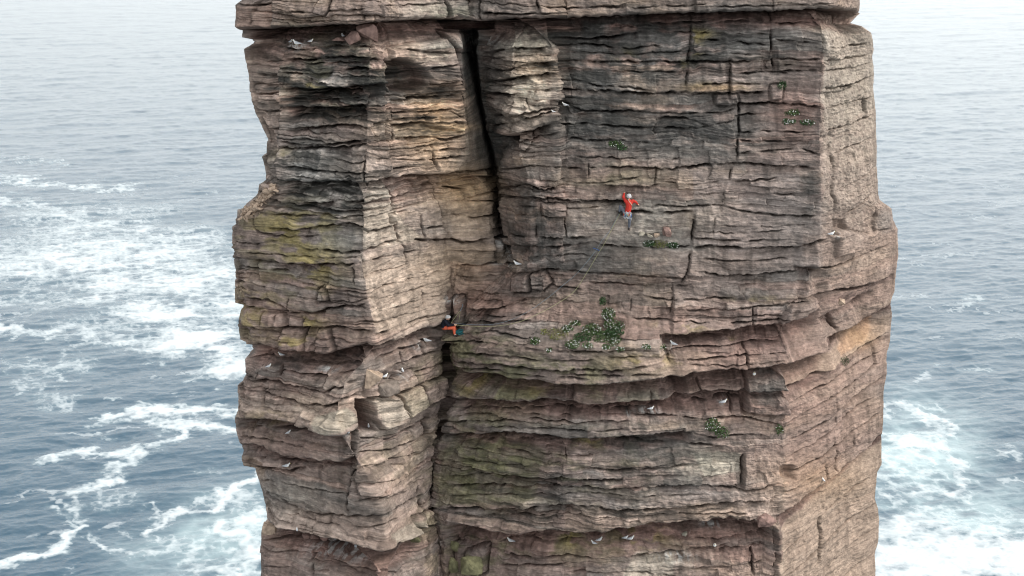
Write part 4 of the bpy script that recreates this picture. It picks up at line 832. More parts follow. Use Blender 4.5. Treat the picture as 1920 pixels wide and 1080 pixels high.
def add_ball(bm, c, r, sub=2):
    r = r if isinstance(r, (tuple, list)) else (r, r, r)
    res = bmesh.ops.create_icosphere(bm, subdivisions=sub, radius=1.0, matrix=Matrix.Translation(Vector(c)) @ Matrix.Diagonal((r[0], r[1], r[2], 1)))
def limb(bm, *prs):
    """chain of (point, radius): tapered capsule pieces that overlap, fused later"""
    for (a, ra), (b_, rb) in zip(prs[:-1], prs[1:]):
        add_ring_tube(bm, [a, Vector(a).lerp(Vector(b_), .5), b_], [ra, (ra + rb) / 2, rb], 12)
        add_ball(bm, a, ra); add_ball(bm, b_, rb)
def fuse(bm, name, mats, parent, voxel, smooth_it=4):
    o = obj_from_bm(name, bm, mats, parent)
    m = o.modifiers.new("r", 'REMESH'); m.mode = 'VOXEL'; m.voxel_size = voxel; m.use_smooth_shade = True
    sm = o.modifiers.new("s", 'SMOOTH'); sm.iterations = smooth_it; sm.factor = .5
    dg = bpy.context.evaluated_depsgraph_get()
    me2 = bpy.data.meshes.new_from_object(o.evaluated_get(dg))
    o.modifiers.clear(); old = o.data; o.data = me2; bpy.data.meshes.remove(old)
    me2.name = name; me2.polygons.foreach_set("use_smooth", np.ones(len(me2.polygons), bool))
    me2.materials.clear()
    for mm in mats: me2.materials.append(mm)
    return o

# ---- materials
M_skin = simple_mat("skin", (.55, .34, .25), .6, .06)
M_red = simple_mat("red_shell_fabric", (.5, .04, .028), .65, .18, 14, .2, .4)
M_grey = simple_mat("grey_trouser_fabric", (.12, .13, .155), .85, .15, 16, .15, .4)
M_black = simple_mat("black_jacket_fabric", (.012, .014, .022), .8, .3, 16, .15, .4)
M_orange = simple_mat("orange_trouser_fabric", (.62, .13, .07), .8, .12, 16, .15, .4)
M_white = simple_mat("white_helmet_shell", (.8, .81, .82), .35, .03, 9, .5)
M_shoe = simple_mat("dark_shoe_rubber", (.02, .02, .022), .7, .2)
M_paleshoe = simple_mat("pale_sock", (.62, .6, .56), .8, .1)
M_webd = simple_mat("dark_webbing", (.03, .035, .06), .8, .2)
M_webc = simple_mat("cream_webbing", (.62, .55, .42), .8, .1)
M_alu = simple_mat("aluminium_gear", (.5, .52, .55), .3, .1)
M_gearr = simple_mat("red_gear", (.5, .06, .05), .5, .1); M_gearb = simple_mat("blue_gear", (.06, .12, .3), .5, .1)
M_gearg = simple_mat("green_gear", (.04, .2, .1), .5, .1); M_gearo = simple_mat("tan_gear", (.55, .33, .14), .6, .1)
M_ropey = simple_mat("olive_yellow_rope", (.36, .35, .20), .85, .25, 60); M_ropeb = simple_mat("grey_blue_rope", (.22, .28, .33), .85, .25, 60)
M_teal = simple_mat("teal_rope", (.03, .17, .19), .85, .3, 40)
M_gw = simple_mat("white_feathers", (.82, .82, .80), .8, .04, 20); M_gg = simple_mat("grey_feathers", (.55, .57, .60), .8, .1, 25); M_gb = simple_mat("dark_feather_tips", (.05, .05, .055), .8, .1); M_beak = simple_mat("yellow_beak", (.5, .36, .1), .5, .1)
M_leaf = simple_mat("campion_leaves", (.07, .115, .042), .7, .45, 9, .3); M_leafd = simple_mat("dark_leaves", (.045, .09, .035), .7, .4, 9, .3)
M_moss = simple_mat("yellow_green_moss", (.17, .18, .055), .9, .35, 9, .2); M_petal = simple_mat("white_petals", (.8, .8, .77), .7, .05)
def rock_mat(name, c): return simple_mat(name, c, .92, .38, 5.0, .2, .9)
M_bpink = rock_mat("dusky_pink_sandstone", (.22, .145, .125)); M_btan = rock_mat("tan_sandstone", (.38, .29, .22)); M_bgrey = rock_mat("grey_brown_sandstone", (.2, .165, .14)); M_bmoss = rock_mat("mossy_sandstone", (.13, .125, .07)); M_bpale = rock_mat("pale_weathered_stone", (.27, .245, .20))

# ---- boulders and loose stones
def stone_bm(c, dims, seed, rot=0.0, pts=None):
    r_ = random.Random(seed); bm = bmesh.new()
    n = 13
    P_ = []
    if pts:
        for (x, z) in pts:
            for y in (-.5, .5): P_.append(Vector((x, y * (.85 + .3 * r_.random()), z)) )
    else:
        for i in range(n):
            v = Vector((r_.gauss(0, 1), r_.gauss(0, 1), r_.gauss(0, 1))).normalized()
            m = max(abs(v.x), abs(v.y), abs(v.z)); v = v.lerp(v / m, .75) * .5; P_.append(v)
    for v in P_: bm.verts.new(v)
    res = bmesh.ops.convex_hull(bm, input=bm.verts)
    bmesh.ops.delete(bm, geom=[g for g in res['geom_interior'] if isinstance(g, bmesh.types.BMVert)], context='VERTS')
    bmesh.ops.scale(bm, vec=dims, verts=bm.verts)
    bmesh.ops.bevel(bm, geom=list(bm.edges), offset=min(dims) * .06, segments=1, affect='EDGES', clamp_overlap=True)
    bmesh.ops.triangulate(bm, faces=bm.faces)
    bmesh.ops.subdivide_edges(bm, edges=list(bm.edges), cuts=2, use_grid_fill=True)
    s_ = min(dims)
    for v in bm.verts:
        q = v.co
        v.co = q * (1 + .06 * float(fbm(np.array([q.x * 4 / s_ + seed]), np.array([q.z * 4 / s_ + q.y * 3 / s_]), 3, 3)[0]))
    bmesh.ops.rotate(bm, verts=bm.verts, cent=(0, 0, 0), matrix=Matrix.Rotation(rot, 3, 'Y'))
    bmesh.ops.translate(bm, verts=bm.verts, vec=Vector(c))
    return bm
def stone(name, px, pyy, w, h, mat, label, cat, seed, out=.1, rot=0., depth=None, pts=None, group=None):
    c = on_rock(px, pyy + h * .3, out, 3); c = Vector(at(px, pyy, c.y))
    d_ = (w / 38.0, depth or (.75 * w / 38.0), h / 38.0)
    bm = stone_bm((0, 0, 0), d_, seed, rot, pts)
    me = bpy.data.meshes.new(name); bm.to_mesh(me); bm.free()
    o = link(name, me, None, [mat]); o.location = c
    return tag(o, label, cat, group)
stone("boulder", 661, 71, 30, 25, M_bpink, "smaller flat faced pink boulder leaning in front of the larger one under the top overhang", "boulder", 3, .35)
stone("boulder", 688, 62, 40, 34, M_bpink, "larger dusky pink boulder under the top overhang left of the chimney", "boulder", 8, .15)
stone("boulder", 634, 74, 24, 8, M_bpink, "thin pinkish slab lying left of the two leaning pink boulders", "boulder", 12, .25)
stone("boulder", 701, 707, 34, 38, M_btan, "pale triangular stone standing on the left buttress ledge beside a gull", "boulder", 21, .2, 0, .6,
      pts=((-.5, -.5), (-.36, .5), (-.30, .47), (.5, .06), (.45, -.02), (-.2, -.5)))
stone("boulder", 729, 728, 44, 34, M_bgrey, "rounded lichen covered boulder below the pale triangular stone", "boulder", 23, .05)
stone("boulder", 505, 990, 26, 18, M_btan, "small squared tan block on the lowest ledge at the left edge", "boulder", 31, .3, 0, .7, pts=((-.5, -.5), (-.48, .42), (-.1, .5), (.5, .45), (.5, -.4), (.2, -.5)))
stone("boulder", 574, 1004, 16, 14, M_bpink, "dark pink angular stone on the lowest ledge, left of three", "boulder", 33, .15)
stone("boulder", 590, 1007, 18, 12, M_bpink, "dark pink angular stone on the lowest ledge, middle of three", "boulder", 35, .15)
stone("boulder", 607, 1009, 17, 13, M_bpink, "dark pink angular stone on the lowest ledge, right of three", "boulder", 36, .15)
stone("boulder", 779, 1010, 22, 18, M_bmoss, "round mossy stone wedged right of the buttress nose near the bottom", "boulder", 41, .2)
stone("boulder", 853, 1024, 18, 24, M_bmoss, "upright small mossy stone at the foot of the corner crack", "boulder", 43, .2)
stone("boulder", 850, 1062, 20, 40, M_bmoss, "tall narrow mossy block at the bottom of the corner crack", "boulder", 47, .2, 0, .5)
stone("boulder", 884, 1060, 46, 40, M_bmoss, "broad green mossy boulder at the bottom right of the corner crack", "boulder", 49, .15)
stone("boulder", 1438, 974, 42, 24, M_bpink, "smooth pinkish block jutting where the lowest ledge turns the right corner", "boulder", 53, .1)
stone("boulder", 1577, 566, 16, 13, M_btan, "small pale stone on the upper ledge of the right face", "boulder", 57, .1)
stone("boulder", 1284, 1001, 14, 10, M_bpale, "small pale stone on the ledge above the round white gull", "boulder", 59, .1)
stone("loose_stone", 1204, 439, 13, 9, M_bpale, "pale loose stone on the ledge under the climber, left of the row", "stone", 63, .12)
stone("loose_stone", 1218, 441, 14, 10, M_bpale, "pale loose stone on the ledge under the climber, middle of the row", "stone", 65, .12)
stone("loose_stone", 1231, 442, 12, 10, M_btan, "pale loose stone on the ledge under the climber, right of the row", "stone", 67, .12)
stone("boulder", 1246, 434, 26, 20, M_bpink, "dark pink wedge shaped stone right of the pale stones below the climber", "boulder", 69, .04)
# rubble heaped on the left shoulder: nobody could count it
bm = bmesh.new(); r_ = random.Random(77)
for i in range(150):
    t = r_.random(); px_ = 452 + 62 * t ** .8 + r_.uniform(-4, 6); py_ = 396 - 52 * t + abs(r_.gauss(0, 12)) * (1 - .5 * t)
    s_ = r_.uniform(.08, .30)
    c = Vector(at(px_, py_, surf(max(px_, 458), py_ + 4, 3) - r_.uniform(-.05, .3)))
    b2 = stone_bm(c, (s_ * r_.uniform(.8, 1.8), s_, s_ * r_.uniform(.35, .8)), 200 + i, r_.uniform(-1, 1))
    tm = bpy.data.meshes.new("t"); b2.to_mesh(tm); b2.free(); bm.from_mesh(tm); bpy.data.meshes.remove(tm)
o = obj_from_bm("rubble", bm, [M_btan], None, False); tag(o, "heap of broken tan rubble on the left shoulder of the stack", None, None, 'stuff')

# ---- plants
def plant(name, px, pyy, rx, ry, nleaf, nflow, label, mat=None, cat="plant", grp=None, out=.12, leaf=.075):
    r_ = random.Random(int(px * 7 + pyy)); mat = mat or M_leaf
    root = empty(name, on_rock(px, pyy + ry * .5, 0)); base = root.location
    bm = bmesh.new(); bf = bmesh.new()
    def rp(k=1.0):
        a = r_.uniform(0, 2 * math.pi); q = r_.random() ** .6 * k
        x, y = px + rx * q * math.cos(a), pyy + ry * q * math.sin(a)
        return Vector(at(x, y, surf(x, y, 1) - r_.uniform(-.02, out) * (1.2 - q * .8))), q
    sub = [(r_.uniform(-.8, .8), r_.uniform(-.8, .8)) for _ in range(5)]
    for i in range(nleaf):
        p, q = rp(); L = leaf * r_.uniform(.6, 1.4); w = L * .35
        d_ = Vector((r_.uniform(-1, 1), r_.uniform(-1.1, .3), r_.uniform(-.5, 1))).normalized(); s_ = d_.cross(Vector((r_.uniform(-1, 1), r_.uniform(-1, 1), r_.uniform(-1, 1)))).normalized()
        n_ = d_.cross(s_) * L * .12
        v = [bm.verts.new(p), bm.verts.new(p + d_ * L * .5 + s_ * w), bm.verts.new(p + d_ * L + n_), bm.verts.new(p + d_ * L * .5 - s_ * w)]
        bm.faces.new(v)
    obj_from_bm("foliage", bm, [mat], root, False)["kind"] = "stuff"
    if nflow:
        for i in range(nflow):
            p, q = rp(1.05); p = p + Vector((0, -.07, .03)); R_ = r_.uniform(.014, .026)
            c = bf.verts.new(p + Vector((0, R_ * .5, 0))); tl = r_.uniform(-.5, .5)
            ring = [bf.verts.new(p + Vector((R_ * math.cos(a), -R_ * .3 * (k % 2), R_ * math.sin(a) * (1 - .3 * abs(tl))))) for k, a in enumerate([2 * math.pi * k / 10 for k in range(10)])]
            for k in range(10): bf.faces.new((c, ring[k], ring[(k + 1) % 10]))
        obj_from_bm("flowers", bf, [M_petal], root, False)["kind"] = "stuff"
    tag(root, label, cat, grp); return root
G1 = "flowering plants on the sloping ledge between the climbers"
plant("flowering_plant", 1141, 589, 13, 12, 420, 46, "topmost bushy white flowered plant of the big green patch right of the ropes", grp=G1)
plant("flowering_plant", 1147, 609, 16, 9, 320, 26, "green plant with scattered white flowers just below the topmost bush of the patch", grp=G1)
plant("flowering_plant", 1110, 618, 19, 11, 460, 34, "wide leafy plant with white flowers in the middle of the green patch", grp=G1)
plant("leafy_plant", 1126, 631, 18, 11, 480, 6, "dense green leafy plant low in the middle of the patch, almost without flowers", grp=G1)
plant("flowering_plant", 1151, 637, 14, 12, 400, 34, "white flowered plant at the lower right of the green patch", grp=G1)
plant("flowering_plant", 1073, 646, 14, 9, 260, 30, "white flowered plant at the lower edge of the green patch, left of centre", grp=G1)
plant("flowering_plant", 1064, 616, 10, 7, 200, 20, "small white flowered plant directly above the yellow green moss", grp=G1)
plant("flowering_plant", 1078, 606, 12, 5, 170, 18, "narrow white flowered plant near the upper left of the patch", grp=G1)
plant("moss_clump", 1046, 626, 20, 12, 560, 4, "yellow green mossy cushion at the left of the green patch", M_moss, "moss", leaf=.05)
plant("moss_clump", 1020, 622, 7, 6, 150, 2, "tiny yellow green cushion left of the larger mossy one", M_moss, "moss", leaf=.05)
plant("flowering_plant", 1003, 640, 9, 7, 200, 12, "leftmost white flowered plant of the green patch", grp=G1)
plant("flowering_plant", 1101, 648, 10, 7, 150, 18, "white flowered plant at the bottom centre of the green patch", grp=G1)
plant("flowering_plant", 1136, 650, 8, 5, 120, 14, "small white flowered tuft at the bottom right of the patch", grp=G1)
plant("flowering_plant", 1163, 655, 9, 4, 120, 16, "low white flowered tuft hanging on the lip under the patch", grp=G1)
plant("flowering_plant", 1164, 616, 7, 14, 200, 5, "upright thin green plant on the right side of the patch", M_leafd, grp=G1)
plant("leafy_plant", 1093, 632, 17, 9, 420, 3, "dark leafy plant between the mossy cushion and the dense middle plant", M_leafd)
plant("leafy_plant", 1148, 624, 15, 9, 380, 2, "dark leafy plant right of the dense middle plant, under the bushy one", M_leafd)
plant("leafy_plant", 1130, 565, 7, 8, 170, 0, "small dark green plant growing alone above the patch", M_leafd)
plant("flowering_plant", 1029, 657, 6, 4, 60, 12, "tiny white flowers under the left end of the green patch", grp=G1)
plant("flowering_plant", 1212, 650, 9, 5, 120, 16, "small white flowered tuft between the patch and the gull on the ledge", grp=G1)
plant("flowering_plant", 1244, 651, 6, 4, 70, 5, "tiny green tuft just left of the gull right of the patch", grp=G1)
plant("flowering_plant", 1336, 797, 14, 13, 420, 26, "white flowered green plant on the lower wall near the right corner")
plant("leafy_plant", 1354, 811, 14, 11, 360, 8, "leafy green plant at the lower right of the white flowered one on the lower wall")
plant("leafy_plant", 1461, 806, 7, 9, 150, 5, "small green plant on the right corner of the lower wall")
plant("moss_clump", 1237, 458, 15, 8, 420, 2, "domed yellow green moss cushion on the ledge below the red climber", M_moss, "moss", leaf=.05)
plant("flowering_plant", 1217, 457, 13, 6, 260, 12, "green flowering plant left of the moss cushion below the red climber", M_leafd)
plant("flowering_plant", 1262, 460, 11, 6, 220, 10, "green flowering plant right of the moss cushion below the red climber", M_leafd)
plant("flowering_plant", 1154, 270, 14, 6, 200, 8, "green plant in a crack high on the wall above the red climber")
plant("leafy_plant", 1166, 277, 10, 6, 160, 2, "reddish green plant right below the high crack plant", M_leafd)
plant("leafy_plant", 1466, 160, 8, 8, 170, 1, "small dark green plant on the pink patch near the upper right corner", M_leafd)
plant("flowering_plant", 1486, 212, 14, 6, 220, 10, "upper green plant of the pair on the pink earthy patch")
plant("flowering_plant", 1480, 228, 13, 5, 200, 16, "lower left green flowering plant on the pink earthy patch", M_leafd)
plant("flowering_plant", 1514, 230, 15, 5, 180, 20, "lower right white flowered plant on the pink earthy patch", M_leafd)
plant("moss_clump", 1584, 677, 8, 9, 260, 0, "dark green round moss clump on the right face below the orange slab", M_leafd, "moss", leaf=.05)

# ---- gulls
def gull_mesh():
    bm = bmesh.new()
    st_ = [(-.25, .085, .022, .006), (-.19, .09, .045, .018), (-.11, .10, .075, .052), (-.02, .10, .095, .085), (.06, .105, .095, .092), (.115, .13, .075, .078), (.145, .17, .058, .058), (.165, .205, .054, .05), (.19, .222, .048, .047), (.215, .218, .033, .033), (.235, .208, .014, .015), (.262, .196, .007, .007)]
    seg = 12; rings = []
    for x, z, ry, rz in st_:
        rings.append([bm.verts.new((x, ry * math.sin(a), z + rz * math.cos(a))) for a in [2 * math.pi * k / seg for k in range(seg)]])
    for i, (a, b_) in enumerate(zip(rings[:-1], rings[1:])):
        for k in range(seg):
            f = bm.faces.new((a[k], b_[k], b_[(k + 1) % seg], a[(k + 1) % seg]))
            ang = (k + .5) / seg * 360; topf = ang < 112 or ang > 248
            if i >= 9: f.material_index = 3
            elif i <= 3 and topf: f.material_index = 2 if i == 0 else 1
            else: f.material_index = 0
    bm.faces.new(rings[0]); bm.faces.new(rings[-1][::-1])
    for s_ in (-1, 1):      # folded wings standing a little proud, tips crossing the tail; short legs
        add_ring_tube(bm, [(.07, s_ * .07, .115), (-.03, s_ * .078, .11), (-.15, s_ * .055, .108), (-.29, s_ * .015, .10)], [(.03, .014), (.042, .016), (.026, .012), (.005, .005)], 8, True, 1)
        add_ring_tube(bm, [(.01, s_ * .03, .04), (.015, s_ * .032, 0.0)], [.006, .006], 6, True, 3)
        add_ring_tube(bm, [(.0, s_ * .032, .003), (.045, s_ * .034, .003)], [.006, .012], 6, True, 3)
    bmesh.ops.recalc_face_normals(bm, faces=bm.faces)
    me = bpy.data.meshes.new("gull"); bm.to_mesh(me); bm.free()
    me.polygons.foreach_set("use_smooth", np.ones(len(me.polygons), bool))
    for m in (M_gw, M_gg, M_gb, M_beak): me.materials.append(m)
    return me
gm = gull_mesh()
for i, (gx_, gy_, yaw, sc_, lab) in enumerate(GULLS):
    o = bpy.data.objects.new("gull", gm); scene.collection.objects.link(o)
    o.location = on_rock(gx_, gy_ + 3, .13, 2); o.rotation_euler = (0, math.radians(-6), math.radians(yaw)); o.scale = (sc_ * .72,) * 3
    tag(o, lab, "gull", "seabirds resting on the ledges")

# ---- climbers
def hand(bm, wrist, palm_dir, palm_n, curl=.8, s=1.0, thumb=1):
    """palm with five separate, unequal, bent fingers"""
    w = Vector(wrist); d_ = Vector(palm_dir).normalized(); n_ = Vector(palm_n); n_ = (n_ - d_ * n_.dot(d_)).normalized(); sd_ = d_.cross(n_)
    pc = w + d_ * .045 * s
    for k in range(4):
        off = (k - 1.5) * .021 * s
        add_ring_tube(bm, [w + sd_ * off * .7, pc + sd_ * off, pc + d_ * .04 * s + sd_ * off], [.014 * s, .015 * s, .012 * s], 8)
        L = (.072, .084, .078, .060)[k] * s; p = pc + d_ * .04 * s + sd_ * off * 1.08; a = 0.0; ch = [(p, .0095 * s)]
        for j, fr in enumerate((.45, .32, .23)):
            a += curl * (.55, .75, .5)[j]
            p = p + (d_ * math.cos(a) + n_ * math.sin(a)) * L * fr + sd_ * off * .06; ch.append((p, (.0092, .0085, .0075)[j] * s))
        limb(bm, *ch)
    tb_ = w + d_ * .02 * s + sd_ * thumb * -.032 * s
    t1 = tb_ + (d_ * .6 - sd_ * thumb * .8 + n_ * .2).normalized() * .035 * s; t2 = t1 + (d_ * .85 - sd_ * thumb * .2 + n_ * .5).normalized() * .03 * s
    limb(bm, (tb_, .013 * s), (t1, .0105 * s), (t2, .0085 * s))
def head(bm, c, face, up):
    c = Vector(c); f = Vector(face).normalized(); u = (Vector(up) - f * Vector(up).dot(f)).normalized(); r_ = f.cross(u)
    add_ball(bm, c, (.078, .088, .105) if abs(f.y) > .7 else (.092, .078, .105), 3)
    add_ball(bm, c + f * .03 - u * .06, (.055, .055, .05))
    add_ring_tube(bm, [c + f * .08 + u * .02, c + f * .108 - u * .02, c + f * .085 - u * .03], [.010, .014, .012], 8)       # nose
    for s_ in (-1, 1):
        add_ball(bm, c + r_ * s_ * .078 - u * .005, (.012, .022, .03)); add_ball(bm, c + f * .076 + r_ * s_ * .032 + u * .01, .014)
    add_ball(bm, c + f * .082 - u * .06, (.026, .02, .01) if abs(f.y) > .7 else (.02, .026, .01))
def eyes_mesh(c, face, up, parent):
    c = Vector(c); f = Vector(face).normalized(); u = (Vector(up) - f * Vector(up).dot(f)).normalized(); r_ = f.cross(u); bm = bmesh.new()
    for s_ in (-1, 1): add_ball(bm, c + f * .087 + r_ * s_ * .032 + u * .01, .007, 1)
    obj_from_bm("eyes", bm, [M_shoe], parent)
def helmet(c, up, fwd, parent, r=.135):
    c = Vector(c); u = Vector(up).normalized(); f = Vector(fwd); f = (f - u * f.dot(u)).normalized(); s_ = u.cross(f)
    bm = bmesh.new(); seg, nr = 24, 9; prev = None
    for j in range(nr):
        a = math.pi / 2 * (1 - j / (nr - 1)) - .18 * (j / (nr - 1))
        if j == 0: rings = [bm.verts.new(c + u * r * .93)]
        else: rings = [bm.verts.new(c + u * r * .93 * math.sin(a) + (f * math.cos(t) * 1.1 + s_ * math.sin(t) * .92) * r * math.cos(a) * (1 + .03 * math.cos(6 * t) * (j / nr))) for t in [2 * math.pi * k / seg for k in range(seg)]]
        if prev is not None:
            if len(prev) == 1:
                for k in range(seg): bm.faces.new((prev[0], rings[k], rings[(k + 1) % seg]))
            else:
                for k in range(seg): bm.faces.new((prev[k], rings[k], rings[(k + 1) % seg], prev[(k + 1) % seg]))
        prev = rings
    bmesh.ops.solidify(bm, geom=list(bm.faces), thickness=.012)
    h = obj_from_bm("helmet", bm, [M_white], parent)
    bm = bmesh.new(); rim = [c - u * .02 + (f * math.cos(t) * 1.1 + s_ * math.sin(t) * .92) * r * 1.0 for t in [2 * math.pi * k / 28 for k in range(29)]]
    add_ring_tube(bm, rim, [.008] * 29, 6)
    o2 = obj_from_bm("rim", bm, [M_alu], h, True, False); o2.data.transform(Matrix.Translation(-parent.location))
    return h
def strap(bm, pts, w, t=.008):
    add_ring_tube(bm, pts, [(w, t)] * len(pts), 8)

# leader, reaching up the wall in red
YW = surf(1178, 398, 14)
def J(px, pyy, out): return Vector(at(px, pyy, YW - out))
ld = empty("person", J(1179, 432, .05))
chest = J(1179.5, 383, .30); pel = J(1177, 401, .27); neck = J(1179.5, 374.5, .27); hd = J(1179.3, 368.5, .25)
shL = J(1172.8, 376.5, .24); elL = J(1168.8, 369.5, .20); haL = on_rock(1170.6, 361.5, .05)
shR = J(1186.3, 377, .27); elR = J(1191.6, 378.6, .34); haR = on_rock(1195.6, 383, .06)
hpL = J(1173.6, 401, .24); knL = J(1163.5, 387.0, .20); anL = J(1161.2, 397.0, .16); toL = on_rock(1161.8, 399.6, .03)
hpR = J(1180.3, 402, .24); knR = J(1180.4, 415.5, .26); anR = J(1179.2, 427.3, .16); toR = on_rock(1180, 430.5, .03)
bm = bmesh.new()
limb(bm, (pel, .13), (J(1178.5, 392, .29), .115), (chest, .135), (J(1179.5, 378, .28), .10), (neck, .055), (hd, .06))
limb(bm, (shL, .06), (elL, .042), (haL, .027)); limb(bm, (shR, .06), (elR, .042), (haR, .027)); limb(bm, (shL, .07), (chest, .1)); limb(bm, (shR, .07), (chest, .1))
limb(bm, (hpL, .10), (knL, .058), (anL, .038), (toL, .035)); limb(bm, (hpR, .10), (knR, .058), (anR, .038), (toR, .035))
head(bm, hd, (0, 1, .25), (0, -.2, 1))
hand(bm, haL, (.1, .35, 1), (0, 1, -.2), .7, 1.05, 1); hand(bm, haR, (.75, .5, -.35), (0, .7, -.7), .8, 1.05, -1)
fuse(bm, "body", [M_skin], ld, .008, 2)
eyes_mesh(hd, (0, 1, .25), (0, -.2, 1), ld)
bm = bmesh.new()
limb(bm, (J(1177.3, 397, .28), .15), (J(1178.5, 390, .30), .15), (chest, .165), (J(1179.5, 378, .28), .12), (J(1179.5, 375, .27), .07))
limb(bm, (shL, .085), (elL, .066), (elL.lerp(haL, .8), .05)); limb(bm, (shR, .085), (elR, .066), (elR.lerp(haR, .8), .05)); limb(bm, (shL, .09), (chest, .13)); limb(bm, (shR, .09), (chest, .13))
fuse(bm, "jacket", [M_red], ld, .014, 3)
bm = bmesh.new()
limb(bm, (pel, .15), (hpL, .115), (hpL.lerp(knL, .55), .10), (knL, .085), (knL.lerp(anL, .5), .07), (knL.lerp(anL, .85), .055)); limb(bm, (pel, .15), (hpR, .115), (hpR.lerp(knR, .5), .10), (knR, .08), (knR.lerp(anR, .5), .07), (knR.lerp(anR, .85), .055))
fuse(bm, "trousers", [M_grey], ld, .014, 3)
helmet(hd + Vector((0, -.02, .02)), (0, -.28, 1), (0, 1, .2), ld)
for a, t_e in ((anL, toL), (anR, toR)):
    bm = bmesh.new(); limb(bm, (a + Vector((0, 0, -.02)), .05), (a.lerp(t_e, .6) + Vector((0, 0, -.02)), .045), (t_e + Vector((0, .02, -.02)), .035)); fuse(bm, "shoe", [M_shoe], ld, .012, 2)
hb = bmesh.new()
def loop_pts(c, rx, rz, tilt=0., n=20, ry=None):
    return [Vector(c) + Vector((rx * math.cos(t), (ry or rx) * math.sin(t), rz * math.sin(t) + tilt * math.cos(t))) for t in [2 * math.pi * k / n for k in range(n + 1)]]
strap(hb, loop_pts(J(1177.2, 399.5, .27), .165, -.02), .022); strap(hb, loop_pts(hpL.lerp(knL, .35), .10, .05, -.06), .02); strap(hb, loop_pts(hpR.lerp(knR, .35), .115, -.01), .02)
har = obj_from_bm("harness", hb, [M_webd], ld)
gl = random.Random(4)
for k, (gx_, mm) in enumerate(((1169.5, M_gearr), (1171.5, M_alu), (1173.2, M_gearb), (1175, M_alu), (1176.8, M_gearo), (1178.6, M_gearo), (1180.4, M_gearr), (1182, M_alu), (1183.4, M_gearb), (1174, M_gearg), (1177.5, M_webd))):
    t0 = J(gx_, 399.5 + (k % 3), .45 if k > 1 else .34); t1 = t0 + Vector((gl.uniform(-.03, .03), 0, -.12 - .07 * gl.random()))
    b2 = bmesh.new(); strap(b2, [t0, t0.lerp(t1, .5) + Vector((.005, -.01, 0)), t1], .014, .008); q = obj_from_bm("quickdraw", b2, [mm], har, True, False)
    q.data.transform(Matrix.Translation(-ld.location))
    b2 = bmesh.new(); add_ring_tube(b2, loop_pts(t1 + Vector((0, 0, -.045)), .022, .045, 0, 14, .006), [.007] * 15, 6); 
    add_ring_tube(b2, loop_pts(t0 + Vector((0, 0, .03)), .02, .04, 0, 14, .006), [.007] * 15, 6)
    cb = obj_from_bm("carabiner", b2, [M_alu], har, True, False); cb.data.transform(Matrix.Translation(-ld.location))
bm = bmesh.new(); strap(bm, [J(1177.5, 373.5, .38), J(1180, 378, .44), J(1183, 382, .46), J(1185.2, 386, .42)], .017); obj_from_bm("shoulder_sling", bm, [M_webc], ld)
tag(ld, "lead climber in a red jacket, grey trousers and white helmet reaching up the wall", "person")

# belayer, seated on the ledge in black and orange
YB = surf(838, 622, 5) - .05
def B(px, pyy, out=.25): return Vector(at(px, pyy, YB - out))
bl = empty("person", B(838, 619, .1))
pel2 = B(833.5, 613.8, .25); ch2 = B(833.5, 605, .27); nk2 = B(837, 599.5, .27); hd2 = B(840.3, 595.8, .28)
s1, s2 = B(834.5, 602.5, .44), B(836, 602.2, .10); e1, e2 = B(840.5, 610.2, .46), B(843.5, 608.2, .10); h1, h2 = B(852.0, 609.0, .38), B(847.3, 606.2, .14)
k1, k2 = B(851, 614.8, .36), B(852.5, 614.2, .12); a1, a2 = B(852.2, 627.2, .36), B(854, 626.6, .16); f1, f2 = B(856.5, 629.8, .38), B(858.2, 629, .18)
bm = bmesh.new()
limb(bm, (pel2, .13), (B(832.6, 609, .26), .115), (ch2, .13), (B(835.2, 602, .27), .09), (nk2, .052), (hd2, .055)); limb(bm, (s1, .058), (e1, .042), (h1, .026)); limb(bm, (s2, .058), (e2, .042), (h2, .026)); limb(bm, (s1, .07), (s2, .07))
limb(bm, (B(834.5, 614.5, .34), .09), (k1, .058), (a1, .038), (f1, .032)); limb(bm, (B(834.5, 614.5, .16), .09), (k2, .058), (a2, .038), (f2, .032))
head(bm, hd2, (.9, .1, -.35), (.35, 0, 1)); hand(bm, h1, (1, 0, .1), (0, .6, -.8), 1.0, 1.05, 1); hand(bm, h2, (1, -.1, .1), (0, -.6, -.8), 1.0, 1.05, -1)
fuse(bm, "body", [M_skin], bl, .008, 2); eyes_mesh(hd2, (.9, .1, -.35), (.35, 0, 1), bl)
bm = bmesh.new()
limb(bm, (B(832.8, 611.8, .25), .15), (B(831.8, 608, .26), .155), (ch2, .165), (B(835, 602.2, .27), .12), (B(836.3, 600.4, .27), .075)); limb(bm, (s1, .085), (e1, .066), (e1.lerp(h1, .85), .047)); limb(bm, (s2, .085), (e2, .066), (e2.lerp(h2, .85), .047)); limb(bm, (s1, .09), (s2, .09))
fuse(bm, "jacket", [M_black], bl, .014, 3)
bm = bmesh.new()
limb(bm, (pel2, .145), (B(835, 614.6, .34), .11), (B(843, 614.8, .35), .095), (k1, .085), (k1.lerp(a1, .5), .075), (k1.lerp(a1, .88), .062)); limb(bm, (pel2, .145), (B(835, 614.6, .16), .11), (k2, .085), (k2.lerp(a2, .5), .075), (k2.lerp(a2, .88), .06))
fuse(bm, "trousers", [M_orange], bl, .014, 3)
helmet(hd2 + Vector((-.01, 0, .025)), (-.1, 0, 1), (1, 0, -.1), bl, .132)
